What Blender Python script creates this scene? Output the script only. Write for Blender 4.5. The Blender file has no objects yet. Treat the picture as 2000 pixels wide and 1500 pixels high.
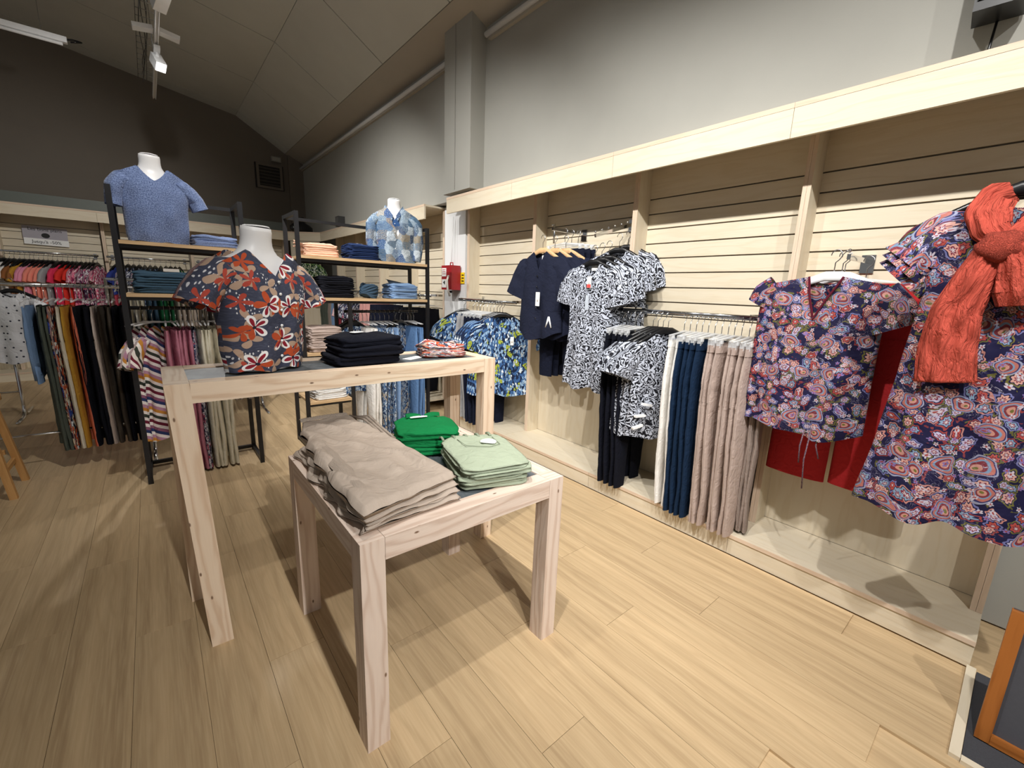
import bpy, math, random
from mathutils import Vector, Matrix, noise
S = bpy.context.scene
COL = S.collection
RND = random.Random(11)
PI = math.pi

# ---------------------------------------------------------------- camera, world, exposure
def make_camera():
    yaw, pitch, roll = math.radians(39.87), math.radians(12.0), math.radians(2.09)
    fwd = Vector((math.sin(yaw) * math.cos(pitch), math.cos(yaw) * math.cos(pitch), -math.sin(pitch)))
    right = Vector((math.cos(yaw), -math.sin(yaw), 0)); up = right.cross(fwd)
    r = math.cos(roll) * right + math.sin(roll) * up
    u = -math.sin(roll) * right + math.cos(roll) * up
    cd = bpy.data.cameras.new('camera'); cam = bpy.data.objects.new('camera', cd); COL.objects.link(cam)
    m = Matrix((r, u, -fwd)).transposed().to_4x4(); m.translation = Vector((0, 0, 1.37))
    cam.matrix_world = m
    cd.sensor_fit = 'HORIZONTAL'; cd.sensor_width = 36; cd.lens = 840 / 2000 * 36
    cd.clip_start = .05; cd.clip_end = 60
    S.camera = cam
make_camera()
S.view_settings.view_transform = 'Standard'
S.view_settings.look = 'None'
S.view_settings.exposure = -.80
S.view_settings.gamma = 1.0
S.view_settings.use_curve_mapping = False
w = bpy.data.worlds.new('shop_ambient'); S.world = w; w.use_nodes = True
w.node_tree.nodes['Background'].inputs[0].default_value = (1.0, .985, .96, 1)
w.node_tree.nodes['Background'].inputs[1].default_value = .30
# track spots: (y on the track, target, watts, cone degrees); the lamp bodies are built further down
TRACK_X, TRACK_Z = .30, 3.60
SPOTS = [(-1.3, (2.2, -.5, .8), 330, 92), (-.35, (2.5, .7, .8), 400, 92), (.65, (2.4, 1.5, .7), 400, 92),
         (1.5, (2.5, 2.5, .9), 400, 92), (-2.4, (.85, 1.35, .55), 900, 48), (2.6, (2.5, 3.9, 1.1), 400, 92),
         (2.2, (.1, 4.2, 1.3), 250, 80), (4.4, (2.4, 5.9, 1.2), 460, 96), (3.4, (1.4, 4.2, 1.4), 220, 70),
         (6.0, (1.15, 2.9, .4), 260, 70), (4.7, (-.9, 8.6, 1.3), 360, 84)]

# ---------------------------------------------------------------- mesh helper
class MB:
    def __init__(s): s.v = []; s.f = []; s.uv = []
    def box(s, c, d, rz=0, rx=0, ry=0):
        M = Matrix.Translation(c) @ Matrix.Rotation(rz, 4, 'Z') @ Matrix.Rotation(ry, 4, 'Y') @ Matrix.Rotation(rx, 4, 'X')
        L = max(range(3), key=lambda i: d[i])
        for ax in range(3):
            a, b = [i for i in range(3) if i != ax]
            for sg in (-1, 1):
                q = []
                for sa, sb in ((-1, -1), (1, -1), (1, 1), (-1, 1)):
                    p = [0, 0, 0]; p[ax] = sg * d[ax] / 2; p[a] = sa * d[a] / 2; p[b] = sb * d[b] / 2
                    uu, vv = (p[a], p[b]) if a == L or b != L else (p[b], p[a])
                    q.append(len(s.v)); s.v.append(M @ Vector(p)); s.uv.append((uu + ax * .37, vv + sg * .31 + ax * .7))
                flip = (sg > 0) ^ (ax == 1)
                s.f.append(q if flip else q[::-1])
        return s
    def quad(s, pts, uvs=None):
        n = len(s.v); s.v += [Vector(p) for p in pts]; s.uv += uvs or [(p[0] + p[1], p[2]) for p in pts]
        s.f.append(list(range(n, n + len(pts)))); return s
    def prism(s, poly, a, b, axis=1):
        """polygon in the other two axes, extruded along axis from a to b"""
        def mk(p, t):
            q = list(p); q.insert(axis, t); return Vector(q)
        n = len(poly)
        for t, rev in ((a, False), (b, True)):
            k = len(s.v)
            for p in poly: s.v.append(mk(p, t)); s.uv.append(p)
            ids = list(range(k, k + n)); s.f.append(ids[::-1] if rev else ids)
        for i in range(n):
            j = (i + 1) % n; k = len(s.v); e = math.dist(poly[i], poly[j])
            s.v += [mk(poly[i], a), mk(poly[i], b), mk(poly[j], b), mk(poly[j], a)]
            s.uv += [(a, 0), (b, 0), (b, e), (a, e)]
            s.f.append([k, k + 1, k + 2, k + 3])
        return s
    def rings(s, rr, cap0=False, cap1=False, uvs=None):
        n = len(rr[0]); k0 = len(s.v)
        for j, r in enumerate(rr):
            for i in range(n + 1):
                p = r[i % n]; s.v.append(Vector(p))
                s.uv.append(uvs[j][i] if uvs else (i / n, j / max(1, len(rr) - 1)))
        m = n + 1
        for j in range(len(rr) - 1):
            for i in range(n):
                a = k0 + j * m + i; s.f.append([a, a + 1, a + m + 1, a + m])
        if cap0: s.f.append([k0 + i for i in range(n)][::-1])
        if cap1: s.f.append([k0 + (len(rr) - 1) * m + i for i in range(n)])
        return s
    def tube(s, pts, r, n=8, cap=True, closed=False):
        pts = [Vector(p) for p in pts]; rr = []
        N = len(pts); t0 = None; up = None
        for i, p in enumerate(pts):
            if closed: t = pts[(i + 1) % N] - pts[i - 1]
            else: t = pts[min(i + 1, N - 1)] - pts[max(i - 1, 0)]
            if t.length < 1e-9: t = Vector((0, 0, 1))
            t.normalize()
            if up is None:
                up = Vector((0, 0, 1)) if abs(t.z) < .9 else Vector((1, 0, 0))
                up = (up - t * up.dot(t)).normalized()
            else:
                up = up - t * up.dot(t); up.normalize()
            b = t.cross(up); rad = r[i] if isinstance(r, (list, tuple)) else r
            rr.append([p + (up * math.cos(2 * PI * k / n) + b * math.sin(2 * PI * k / n)) * rad for k in range(n)])
        if closed: rr.append(rr[0])
        return s.rings(rr, cap and not closed, cap and not closed)
    def grid(s, nu, nv, fn):
        k0 = len(s.v)
        for j in range(nv + 1):
            for i in range(nu + 1):
                p = fn(i / nu, j / nv); s.v.append(Vector(p[:3])); s.uv.append(tuple(p[3:5]) if len(p) > 3 else (i / nu, j / nv))
        m = nu + 1
        for j in range(nv):
            for i in range(nu):
                a = k0 + j * m + i; s.f.append([a, a + 1, a + m + 1, a + m])
        return s
    def ball(s, c, r, n=10):
        c = Vector(c); R3 = r if isinstance(r, (tuple, list)) else (r, r, r)
        rr = []
        for j in range(n // 2 + 1):
            t = -PI / 2 + PI * j / (n // 2); cr = max(math.cos(t), .02)
            rr.append([c + Vector((R3[0] * cr * math.cos(2 * PI * i / n), R3[1] * cr * math.sin(2 * PI * i / n), R3[2] * math.sin(t))) for i in range(n)])
        return s.rings(rr, True, True)
    def mesh(s, name, smooth):
        me = bpy.data.meshes.new(name); me.from_pydata([tuple(v) for v in s.v], [], s.f)
        ul = me.uv_layers.new(name='UVMap')
        vi = [0] * len(me.loops); me.loops.foreach_get('vertex_index', vi)
        flat = []
        for i in vi: flat += s.uv[i]
        ul.data.foreach_set('uv', flat)
        me.polygons.foreach_set('use_smooth', [smooth] * len(me.polygons)); me.update()
        return me
    def build(s, name, mat, parent=None, smooth=False, bevel=0, loc=None, rz=None):
        me = s.mesh(name, smooth); me.materials.append(mat)
        return put(name, me, None, parent, bevel, loc, rz)

def put(name, me, mat=None, parent=None, bevel=0, loc=None, rz=None):
    o = bpy.data.objects.new(name, me); COL.objects.link(o)
    if mat is not None:
        o.material_slots[0].link = 'OBJECT'; o.material_slots[0].material = mat
    if parent is not None: o.parent = parent
    if bevel:
        b = o.modifiers.new('edge', 'BEVEL'); b.width = bevel; b.segments = 2; b.limit_method = 'ANGLE'
    if loc is not None: o.location = loc
    if rz is not None: o.rotation_euler = (0, 0, rz)
    return o

def empty(name, loc=(0, 0, 0), rz=0):
    o = bpy.data.objects.new(name, None); COL.objects.link(o); o.empty_display_size = .05
    o.location = loc; o.rotation_euler = (0, 0, rz); return o

def tag(o, label, cat, group=None):
    o['label'] = label; o['category'] = cat
    if group: o['group'] = group
    return o

def struct(o): o['kind'] = 'structure'; return o

def dup(root, loc=None, rot=None):
    r = root.copy(); COL.objects.link(r)
    if loc is not None: r.location = loc
    if rot is not None: r.rotation_euler = rot
    for ch in root.children:
        c = ch.copy(); COL.objects.link(c); c.parent = r
        for g in ch.children:
            d = g.copy(); COL.objects.link(d); d.parent = c
    return r

def lerp(a, b, t): return a + (b - a) * t
def table(tb, x):
    """piecewise linear rows (x, a, b, ...)"""
    if x <= tb[0][0]: return tb[0][1:]
    for p, q in zip(tb, tb[1:]):
        if x <= q[0]:
            t = (x - p[0]) / (q[0] - p[0] + 1e-9); t = t * t * (3 - 2 * t) * .5 + t * .5
            return tuple(lerp(a, b, t) for a, b in zip(p[1:], q[1:]))
    return tb[-1][1:]
def nz(x, y, z=0.): return noise.noise(Vector((x, y, z)))
ORD = ['first', 'second', 'third', 'fourth', 'fifth', 'sixth', 'seventh', 'eighth', 'ninth', 'tenth', 'eleventh', 'twelfth']

# ---------------------------------------------------------------- material helper
class NT:
    def __init__(s, name):
        s.m = bpy.data.materials.new(name); s.m.use_nodes = True; s.t = s.m.node_tree
        s.p = s.t.nodes['Principled BSDF']; s._uv = None
    def node(s, typ, ins=None, **props):
        n = s.t.nodes.new(typ)
        for k, v in props.items(): setattr(n, k, v)
        for k, v in (ins or {}).items(): s.set(n.inputs[k], v)
        return n
    def set(s, inp, v):
        if isinstance(v, bpy.types.NodeSocket): s.t.links.new(v, inp)
        elif isinstance(v, (tuple, list)):
            inp.default_value = (*v, 1) if inp.type == 'RGBA' and len(v) == 3 else v
        else: inp.default_value = v
    def uv(s):
        if not s._uv: s._uv = s.node('ShaderNodeTexCoord').outputs['UV']
        return s._uv
    def obj(s): return s.node('ShaderNodeTexCoord').outputs['Object']
    def rand(s): return s.node('ShaderNodeObjectInfo').outputs['Random']
    def ma(s, op, a, b=0., c=0., clamp=False):
        n = s.node('ShaderNodeMath', operation=op, use_clamp=clamp); s.set(n.inputs[0], a); s.set(n.inputs[1], b); s.set(n.inputs[2], c)
        return n.outputs[0]
    def vm(s, op, a, b=(0, 0, 0), k=None):
        n = s.node('ShaderNodeVectorMath', operation=op); s.set(n.inputs[0], a); s.set(n.inputs[1], b)
        if k is not None: s.set(n.inputs['Scale'], k)
        return n.outputs['Value'] if op in ('LENGTH', 'DOT_PRODUCT') else n.outputs['Vector']
    def mix(s, f, a, b):
        n = s.node('ShaderNodeMix', data_type='RGBA'); s.set(n.inputs[0], f); s.set(n.inputs[6], a); s.set(n.inputs[7], b)
        return n.outputs[2]
    def sep(s, v):
        n = s.node('ShaderNodeSeparateXYZ', {0: v}); return n.outputs
    def comb(s, x, y, z=0.):
        n = s.node('ShaderNodeCombineXYZ', {0: x, 1: y, 2: z}); return n.outputs[0]
    def noise(s, vec, scale, detail=2., rough=.5, dist=0.):
        n = s.node('ShaderNodeTexNoise', {'Vector': vec, 'Scale': scale, 'Detail': detail, 'Roughness': rough, 'Distortion': dist}); return n.outputs[0]
    def noisec(s, vec, scale, detail=2.):
        n = s.node('ShaderNodeTexNoise', {'Vector': vec, 'Scale': scale, 'Detail': detail}); return n.outputs[1]
    def vor(s, vec, scale, rnd=1., feature='F1', dim='2D', dist='EUCLIDEAN'):
        return s.node('ShaderNodeTexVoronoi', {'Vector': vec, 'Scale': scale, 'Randomness': rnd}, feature=feature, voronoi_dimensions=dim, distance=dist).outputs
    def ramp(s, f, stops, const=False):
        n = s.node('ShaderNodeValToRGB', {0: f}); e = n.color_ramp.elements
        if const: n.color_ramp.interpolation = 'CONSTANT'
        while len(e) < len(stops): e.new(.5)
        for el, (p, c) in zip(e, stops): el.position = p; el.color = (*c, 1)
        return n.outputs[0]
    def lt(s, x, edge, soft):  # 1 where x < edge
        return s.ma('DIVIDE', s.ma('SUBTRACT', edge, x), soft, clamp=True)
    def bump(s, h, strength=.3, dist=.002):
        n = s.node('ShaderNodeBump', {'Strength': strength, 'Distance': dist, 'Height': h}); s.set(s.p.inputs['Normal'], n.outputs[0])
    def fin(s, col, rough=.6, metal=0., spec=.5, **kw):
        s.set(s.p.inputs['Base Color'], col); s.set(s.p.inputs['Roughness'], rough); s.p.inputs['Metallic'].default_value = metal
        s.p.inputs['Specular IOR Level'].default_value = spec
        for k, v in kw.items(): s.set(s.p.inputs[k.replace('_', ' ')], v)
        return s.m

def lin(h):
    """#rrggbb to linear"""
    c = [int(h[i:i + 2], 16) / 255 for i in (1, 3, 5)]
    return tuple(x / 12.92 if x <= .04045 else ((x + .055) / 1.055) ** 2.4 for x in c)
_M = {}
def plain(name, hexc, rough=.5, metal=0., spec=.5, var=.06, scale=30):
    if name in _M: return _M[name]
    n = NT(name); c = lin(hexc)
    f = n.noise(n.obj(), scale, 3)
    col = n.mix(f, tuple(x * (1 - var) for x in c), tuple(min(1, x * (1 + var)) for x in c))
    _M[name] = n.fin(col, rough, metal, spec); return _M[name]
def fabric(hexc, name=None, rough=.85, weave=420, var=.14, wr=.5):
    name = name or 'fabric ' + hexc
    if name in _M: return _M[name]
    n = NT(name); c = lin(hexc); uv = n.uv()
    big = n.noise(uv, 14, 3); fine = n.noise(uv, weave, 1)
    f = n.ma('ADD', n.ma('MULTIPLY', big, .6), n.ma('MULTIPLY', fine, .4))
    col = n.mix(f, tuple(x * (1 - var) for x in c), tuple(min(1, x * (1 + var)) for x in c))
    wrk = n.noise(uv, 22, 2, .5, 1.2)
    n.bump(n.ma('ADD', n.ma('MULTIPLY', wrk, 1.), n.ma('MULTIPLY', fine, .05)), wr, .012)
    _M[name] = n.fin(col, rough, 0, .12); return _M[name]

def wood(name, light, dark, ring=26, contrast=1., knots=True, rough=.6):
    n = NT(name); uv = n.uv(); rnd = n.rand()
    v = n.vm('ADD', uv, n.comb(n.ma('MULTIPLY', rnd, 37.), n.ma('MULTIPLY', rnd, 19.)))
    st = n.vm('MULTIPLY', v, (1.6, 11., 1.))
    warp = n.noise(st, 1.1, 3, .5, .3)
    x, y, _ = n.sep(v)
    f = n.ma('SINE', n.ma('ADD', n.ma('MULTIPLY', y, ring * 9.), n.ma('MULTIPLY', warp, 26.)))
    f = n.ma('MULTIPLY', n.ma('ADD', f, 1.), .5)
    f = n.ma('POWER', f, 2.2)
    fine = n.noise(n.vm('MULTIPLY', v, (6., 240., 1.)), 1., 2)
    col = n.mix(n.ma('MULTIPLY', f, contrast, clamp=True), lin(light), lin(dark))
    col = n.mix(n.ma('MULTIPLY', fine, .22), col, lin(dark))
    col = n.mix(n.ma('MULTIPLY', n.noise(v, 5., 2), .35), col, lin(light))
    if knots:
        vo = n.vor(n.vm('MULTIPLY', v, (1., 2.2, 1.)), 5.5, 1.)
        k = n.lt(vo['Distance'], .055, .03)
        col = n.mix(n.ma('MULTIPLY', k, n.ma('GREATER_THAN', n.sep(vo['Color'])[0], .45)), col, lin('#7d6350'))
    n.bump(n.ma('ADD', f, fine), .25, .0015)
    return n.fin(col, rough, 0, .3)

PINE = wood('whitewashed pine timber', '#e6d2ba', '#c4a283', 20, .65)
PINK_PINE = wood('greyed pine timber', '#dfcec0', '#bb9f8c', 20, .65)
MAPLE = wood('pale maple laminate', '#dacfb9', '#d0c1a5', 5, .5, False, .45)
MAPLE_EDGE = wood('maple edge banding', '#d9c4ae', '#cbb196', 6, .5, False, .5)
SHELF = wood('oak veneer shelf', '#c9ab84', '#ad8c64', 10, .5, False, .5)
OAK = wood('honey oak frame', '#a8672f', '#7c4518', 24, .7, False, .45)
OAK_L = wood('light oak stool timber', '#c89a62', '#ab7a44', 20, .6, False, .5)
HWOOD = wood('beech hanger timber', '#d3ad80', '#c2966a', 18, .5, False, .4)

def floor_mat():
    n = NT('oak laminate flooring'); rnd = n.rand()
    o = n.vm('ADD', n.obj(), n.comb(n.ma('MULTIPLY', rnd, 91.), n.ma('MULTIPLY', rnd, 57.)))
    x, y, _ = n.sep(o)
    strip = n.noise(n.comb(n.ma('MULTIPLY', x, 17.), n.ma('MULTIPLY', y, .35)), 1., 1)
    grain = n.noise(n.comb(n.ma('MULTIPLY', x, 130.), n.ma('MULTIPLY', y, 4.)), 1., 4, .6, .4)
    cath = n.ma('SINE', n.ma('ADD', n.ma('MULTIPLY', x, 150.), n.ma('MULTIPLY', n.noise(n.comb(n.ma('MULTIPLY', x, 7.), n.ma('MULTIPLY', y, 1.6)), 1., 2), 30.)))
    cath = n.ma('POWER', n.ma('MULTIPLY', n.ma('ADD', cath, 1.), .5), 3.)
    col = n.ramp(strip, [(.3, lin('#ad9676')), (.5, lin('#bfa886')), (.7, lin('#c8b08d'))])
    col = n.mix(n.ma('MULTIPLY', n.ma('SUBTRACT', grain, .42, clamp=True), 1.7, clamp=True), col, lin('#d8c3a0'))
    col = n.mix(n.ma('MULTIPLY', cath, .17), col, lin('#9c8263'))
    tone = n.ma('ADD', .95, n.ma('MULTIPLY', rnd, .1))
    col = n.vm('MULTIPLY', n.vm('SCALE', col, k=tone), (.98, .945, .89))
    n.bump(grain, .06, .001)
    return n.fin(col, n.ma('ADD', .34, n.ma('MULTIPLY', grain, .16)), 0, .4)
FLOOR = floor_mat()

def wallpaint(name, hexc, rough=.75):
    n = NT(name); c = lin(hexc); f = n.noise(n.obj(), 3, 4); g = n.noise(n.obj(), 160, 2)
    col = n.mix(f, tuple(x * .93 for x in c), tuple(x * 1.05 for x in c)); n.bump(g, .12, .002)
    return n.fin(col, rough, 0, .25)
GREY = wallpaint('warm grey wall paint', '#a3a29b')
DARKWALL = wallpaint('dark olive brown wall paint', '#776f65')
CEIL = wallpaint('grey ceiling panel paint', '#cdcdc5')
COVE = wallpaint('beige grey cove paint', '#b1aa9d')
WHITEP = wallpaint('white column paint', '#dfe0e0')
BLACKM = plain('black powder coated steel', '#17171a', .42, 0, .5)
CHROME = plain('polished chrome', '#d9dbdd', .12, 1.)
STEEL = plain('brushed hook wire', '#b4b6b8', .25, 1.)
WHITEPL = plain('white plastic', '#eef0f2', .35)
BLACKPL = plain('black plastic', '#121214', .28)
RED = plain('red enamel', '#9a2028', .35)
YELLOW = plain('yellow sign card', '#f2cf1c', .5)
PAPER = plain('white paper', '#f3f3f1', .7)
GREYPAPER = plain('grey sleeve paper', '#b9b3ab', .6)
INK = plain('black print ink', '#111111', .6)
REDINK = plain('red print ink', '#d04a48', .6)
MANNEQ = plain('white mannequin fibreglass', '#e9e9ea', .38, 0, .5, .02)
SLATE_N = NT('slate inlay'); _u = SLATE_N.obj()
_f = SLATE_N.noise(_u, 9, 5, .65, .8)
SLATE_N.bump(_f, .4, .006)
SLATE = SLATE_N.fin(SLATE_N.ramp(_f, [(.35, lin('#41484c')), (.55, lin('#596065')), (.75, lin('#7a8286'))]), .45)
def clear_mat():
    n = NT('clear acrylic hanger')
    return n.fin((.9, .92, .94), .12, 0, .8, Alpha=.42)
CLEAR = clear_mat()
def glow(name, col, st):
    n = NT(name); return n.fin((.9, .9, .9), .4, 0, .5, Emission_Color=(*col, 1), Emission_Strength=st)
LAMPGLOW = glow('lit lamp lens', (1, .95, .9), 25)
CHALK = plain('slate grey chalkboard', '#4b4d55', .7, var=.1, scale=120)
MAT = plain('charcoal entrance mat', '#3c3d42', .95, var=.25, scale=300)

# ---- printed fabrics
def cells(n, uv, scale, rnd=.75, off=(0, 0, 0)):
    p = n.vm('ADD', uv, off) if off != (0, 0, 0) else uv
    vo = n.vor(p, scale, rnd); d = n.vm('SUBTRACT', p, vo['Position']); x, y, _ = n.sep(d)
    r = n.vm('LENGTH', n.comb(x, y)); c = n.sep(vo['Color'])
    a = n.ma('ADD', n.ma('ARCTAN2', y, x), n.ma('MULTIPLY', c[0], 6.28))
    return r, a, c
def petals(n, a, k, pw):
    return n.ma('POWER', n.ma('ABSOLUTE', n.ma('COSINE', n.ma('MULTIPLY', a, k / 2.))), pw)
def fabric_bump(n, uv, st=.45):
    wrk = n.noise(uv, 20, 2, .5, 1.); n.bump(wrk, st, .012)

def print_bold_floral(name, base='#3f4355', red='#8e2433', orange='#b8502f', tan='#b59a86', white='#efeeee', k=.86):
    n = NT(name); uv0 = n.uv()
    uv = n.vm('ADD', uv0, n.vm('SCALE', n.vm('SUBTRACT', n.noisec(uv0, 16., 1), (.5, .5, .5)), k=.022))
    streak = n.noise(n.vm('MULTIPLY', uv, (60., 170., 1.)), 1., 2)
    col = n.mix(n.ma('MULTIPLY', n.ma('SUBTRACT', streak, .5, clamp=True), 2.5, clamp=True), lin(base), lin('#5b6073'))
    # little white dashes
    vd = n.vor(n.vm('MULTIPLY', uv, (1., .55, 1.)), 85 / k, .7)
    msk = n.ma('GREATER_THAN', n.noise(uv, 11, 1), .56)
    col = n.mix(n.ma('MULTIPLY', n.lt(vd['Distance'], .24, .06), msk), col, lin('#d8d8dc'))
    # tan leaves
    r, a, c = cells(n, uv, 10.5 / k, .8, (.37, .61, 0))
    lf = n.ma('MULTIPLY', petals(n, a, 3, 1.6), .046 * k)
    col = n.mix(n.lt(r, lf, .001), col, lin(tan))
    # orange flowers
    r, a, c = cells(n, uv, 10 / k, .7, (.13, .29, 0))
    of = n.ma('MULTIPLY', petals(n, a, 5, 1.3), .042 * k)
    oc = n.mix(n.ma('GREATER_THAN', c[1], .5), lin(orange), lin('#b04a3c'))
    col = n.mix(n.ma('MULTIPLY', n.lt(r, of, .001), n.ma('GREATER_THAN', c[2], .45)), col, oc)
    # white petals with crimson hearts
    r, a, c = cells(n, uv, 7.6 / k, .65)
    big = n.ma('MULTIPLY', petals(n, a, 5, .75), .058 * k)
    inn = n.ma('MULTIPLY', petals(n, a, 5, 2.2), .046 * k)
    on = n.ma('GREATER_THAN', c[2], .12)
    half = n.ma('GREATER_THAN', n.ma('SINE', n.ma('ADD', a, n.ma('MULTIPLY', c[1], 6.28))), -.45)
    col = n.mix(n.ma('MULTIPLY', n.lt(r, big, .001), on), col, n.mix(half, lin(orange), lin(white)))
    col = n.mix(n.ma('MULTIPLY', n.lt(r, inn, .001), n.ma('MULTIPLY', on, half)), col, lin(red))
    col = n.mix(n.ma('MULTIPLY', n.lt(r, .008 * k, .001), on), col, lin('#2a2b38'))
    fabric_bump(n, uv0); return n.fin(col, .8, 0, .2)

def print_swirl(name, dark='#14151d', light='#bcc2d0', scale=19.):
    n = NT(name); uv0 = n.uv()
    wv = n.vm('SCALE', n.vm('SUBTRACT', n.noisec(uv0, 18., 2), (.5, .5, .5)), k=.09)
    uv = n.vm('ADD', uv0, wv)
    vo = n.vor(uv, scale, 1.)
    s1 = n.ma('SINE', n.ma('MULTIPLY', vo['Distance'], 24.))
    vo2 = n.vor(n.vm('ADD', uv, (.3, .1, 0)), scale * .62, 1.)
    s2 = n.ma('SINE', n.ma('ADD', n.ma('MULTIPLY', vo2['Distance'], 22.), 1.))
    f = n.ma('ADD', s1, n.ma('MULTIPLY', s2, .75))
    f = n.ma('ADD', n.ma('MULTIPLY', f, 2.2), .45, clamp=True)
    col = n.mix(f, lin(dark), lin(light))
    fabric_bump(n, uv0); return n.fin(col, .75, 0, .25)

def print_paisley(name, k=.7, base='#1d1c46'):
    n = NT(name); uv0 = n.uv()
    uv = n.vm('ADD', uv0, n.vm('SCALE', n.vm('SUBTRACT', n.noisec(uv0, 11., 2), (.5, .5, .5)), k=.07))
    blot = n.noise(uv, 30. / k, 2, .5, .6)
    col = n.mix(n.lt(blot, .36, .01), lin(base), lin('#6b6a35'))
    col = n.mix(n.lt(.64, blot, .01), col, lin('#8c3f45'))
    # medium medallions
    r, a, c = cells(n, uv, 17 / k, .9, (.21, .43, 0))
    rs = n.ma('DIVIDE', r, .028 * k)
    wob = n.ma('ADD', rs, n.ma('MULTIPLY', n.ma('COSINE', n.ma('MULTIPLY', a, 7.)), .1))
    A = n.ramp(c[1], [(0, lin('#d79a8c')), (.25, lin('#7d83b8')), (.5, lin('#7c7b3c')), (.75, lin('#a94a45'))], True)
    col = n.mix(n.lt(wob, .98, .03), col, A)
    col = n.mix(n.lt(wob, .78, .03), col, lin(base))
    col = n.mix(n.lt(wob, .64, .03), col, n.ramp(c[2], [(0, lin('#e7b6a4')), (.35, lin('#c9c6dd')), (.6, lin('#8fb0c9')), (.8, lin('#c45a4c'))], True))
    col = n.mix(n.lt(wob, .36, .03), col, lin('#8c3145'))
    col = n.mix(n.lt(wob, .17, .03), col, lin('#ece8e6'))
    # large teardrop paisleys
    r, a, c = cells(n, uv, 6.6 / k, .8)
    tear = n.ma('MULTIPLY', n.ma('SUBTRACT', 1.15, n.ma('MULTIPLY', n.ma('COSINE', a), .55)), .034 * k)
    q = n.ma('DIVIDE', r, tear)
    on = n.ma('GREATER_THAN', c[2], .3)
    for e, cc in ((1.1, '#aab4cc'), (1.0, '#34356b'), (.92, '#c97f70'), (.74, '#86a9c6'), (.62, '#8a3a44'), (.42, '#d9a08c'), (.2, '#7b7a3a')):
        col = n.mix(n.ma('MULTIPLY', n.lt(q, e, .03), on), col, lin(cc))
    # small white and lilac blossoms
    r, a, c = cells(n, uv, 26 / k, .9, (.57, .13, 0))
    pf = n.ma('MULTIPLY', petals(n, a, 5, .5), .0125 * k)
    col = n.mix(n.ma('MULTIPLY', n.lt(r, pf, .0006), n.ma('GREATER_THAN', c[2], .60)), col, n.mix(n.ma('GREATER_THAN', c[1], .5), lin('#d9d6de'), lin('#9482c0')))
    col = n.mix(n.ma('MULTIPLY', n.lt(r, .004 * k, .0006), n.ma('GREATER_THAN', c[2], .60)), col, lin('#b0504a'))
    # fine white scrolls
    sc = n.noise(uv, 44 / k, 1, .5, 1.5)
    line = n.lt(n.ma('ABSOLUTE', n.ma('SUBTRACT', sc, .5)), .009, .006)
    col = n.mix(n.ma('MULTIPLY', line, n.ma('GREATER_THAN', n.noise(uv, 9, 1), .52)), col, lin('#c9c9da'))
    fabric_bump(n, uv0, .5); return n.fin(n.vm('MULTIPLY', col, (.66, .62, .66)), .75, 0, .25)

def print_tropic(name, base='#16233f', mid='#3a5f92', light='#8fafd0', hot='#a9b63f', s=1.):
    n = NT(name); uv = n.uv()
    d = n.vm('ADD', uv, n.vm('SCALE', n.vm('SUBTRACT', n.noisec(uv, 26., 2), (.5, .5, .5)), k=.035))
    st = n.vm('MULTIPLY', d, (1., .42, 1.))
    vo = n.vor(st, 84 / s, 1.); ed = n.vor(st, 84 / s, 1., 'DISTANCE_TO_EDGE'); c = n.sep(vo['Color'])
    col = n.ramp(c[0], [(0, lin(base)), (.30, lin(mid)), (.62, lin(light)), (.90, lin('#d3dde3'))], True)
    zone = n.noise(uv, 9.5 / s, 1)
    f2 = n.ma('MULTIPLY', n.lt(.585, zone, .02), n.ma('GREATER_THAN', c[1], .35))
    col = n.mix(f2, col, lin(hot))
    col = n.mix(n.lt(ed['Distance'], .09, .05), col, lin(base))
    fabric_bump(n, uv); return n.fin(col, .8, 0, .2)

def print_patch(name, stops, s=11., dist='CHEBYCHEV'):
    n = NT(name); uv = n.uv()
    vo = n.vor(uv, s, .8, dist=dist); c = n.sep(vo['Color'])
    col = n.ramp(c[0], [(i / len(stops), lin(h)) for i, h in enumerate(stops)], True)
    alt = n.ramp(c[1], [(i / len(stops), lin(h)) for i, h in enumerate(stops[::-1])], True)
    pat = n.noise(uv, s * 9, 2, .6, 2.5)
    col = n.mix(n.lt(.52, pat, .02), col, alt)
    pd = n.noise(uv, s * 14, 1, .5, 3.); col = n.mix(n.ma('MULTIPLY', n.lt(pd, .43, .03), n.ma('GREATER_THAN', c[1], .3)), col, lin(stops[7]))
    v2 = n.vor(uv, s * 7, .6); col = n.mix(n.ma('MULTIPLY', n.lt(v2['Distance'], .18, .05), n.ma('GREATER_THAN', c[2], .6)), col, lin('#cdd6de'))
    fabric_bump(n, uv); return n.fin(col, .75, 0, .25)

def print_dots(name, base, dot, s=16., r=.16):
    n = NT(name); uv = n.uv(); vo = n.vor(uv, s, .7)
    col = n.mix(n.lt(vo['Distance'], r, .03), lin(base), lin(dot)); fabric_bump(n, uv); return n.fin(col, .85, 0, .2)

def print_stripe(name, cols, period=.2, ang=.5):
    n = NT(name); uv = n.uv(); x, y, _ = n.sep(uv)
    t = n.ma('FRACT', n.ma('DIVIDE', n.ma('ADD', n.ma('MULTIPLY', x, math.sin(ang)), n.ma('MULTIPLY', y, math.cos(ang))), period))
    col = n.ramp(t, [(i / len(cols), lin(h)) for i, h in enumerate(cols)], True)
    fabric_bump(n, uv); return n.fin(col, .85, 0, .2)

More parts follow.
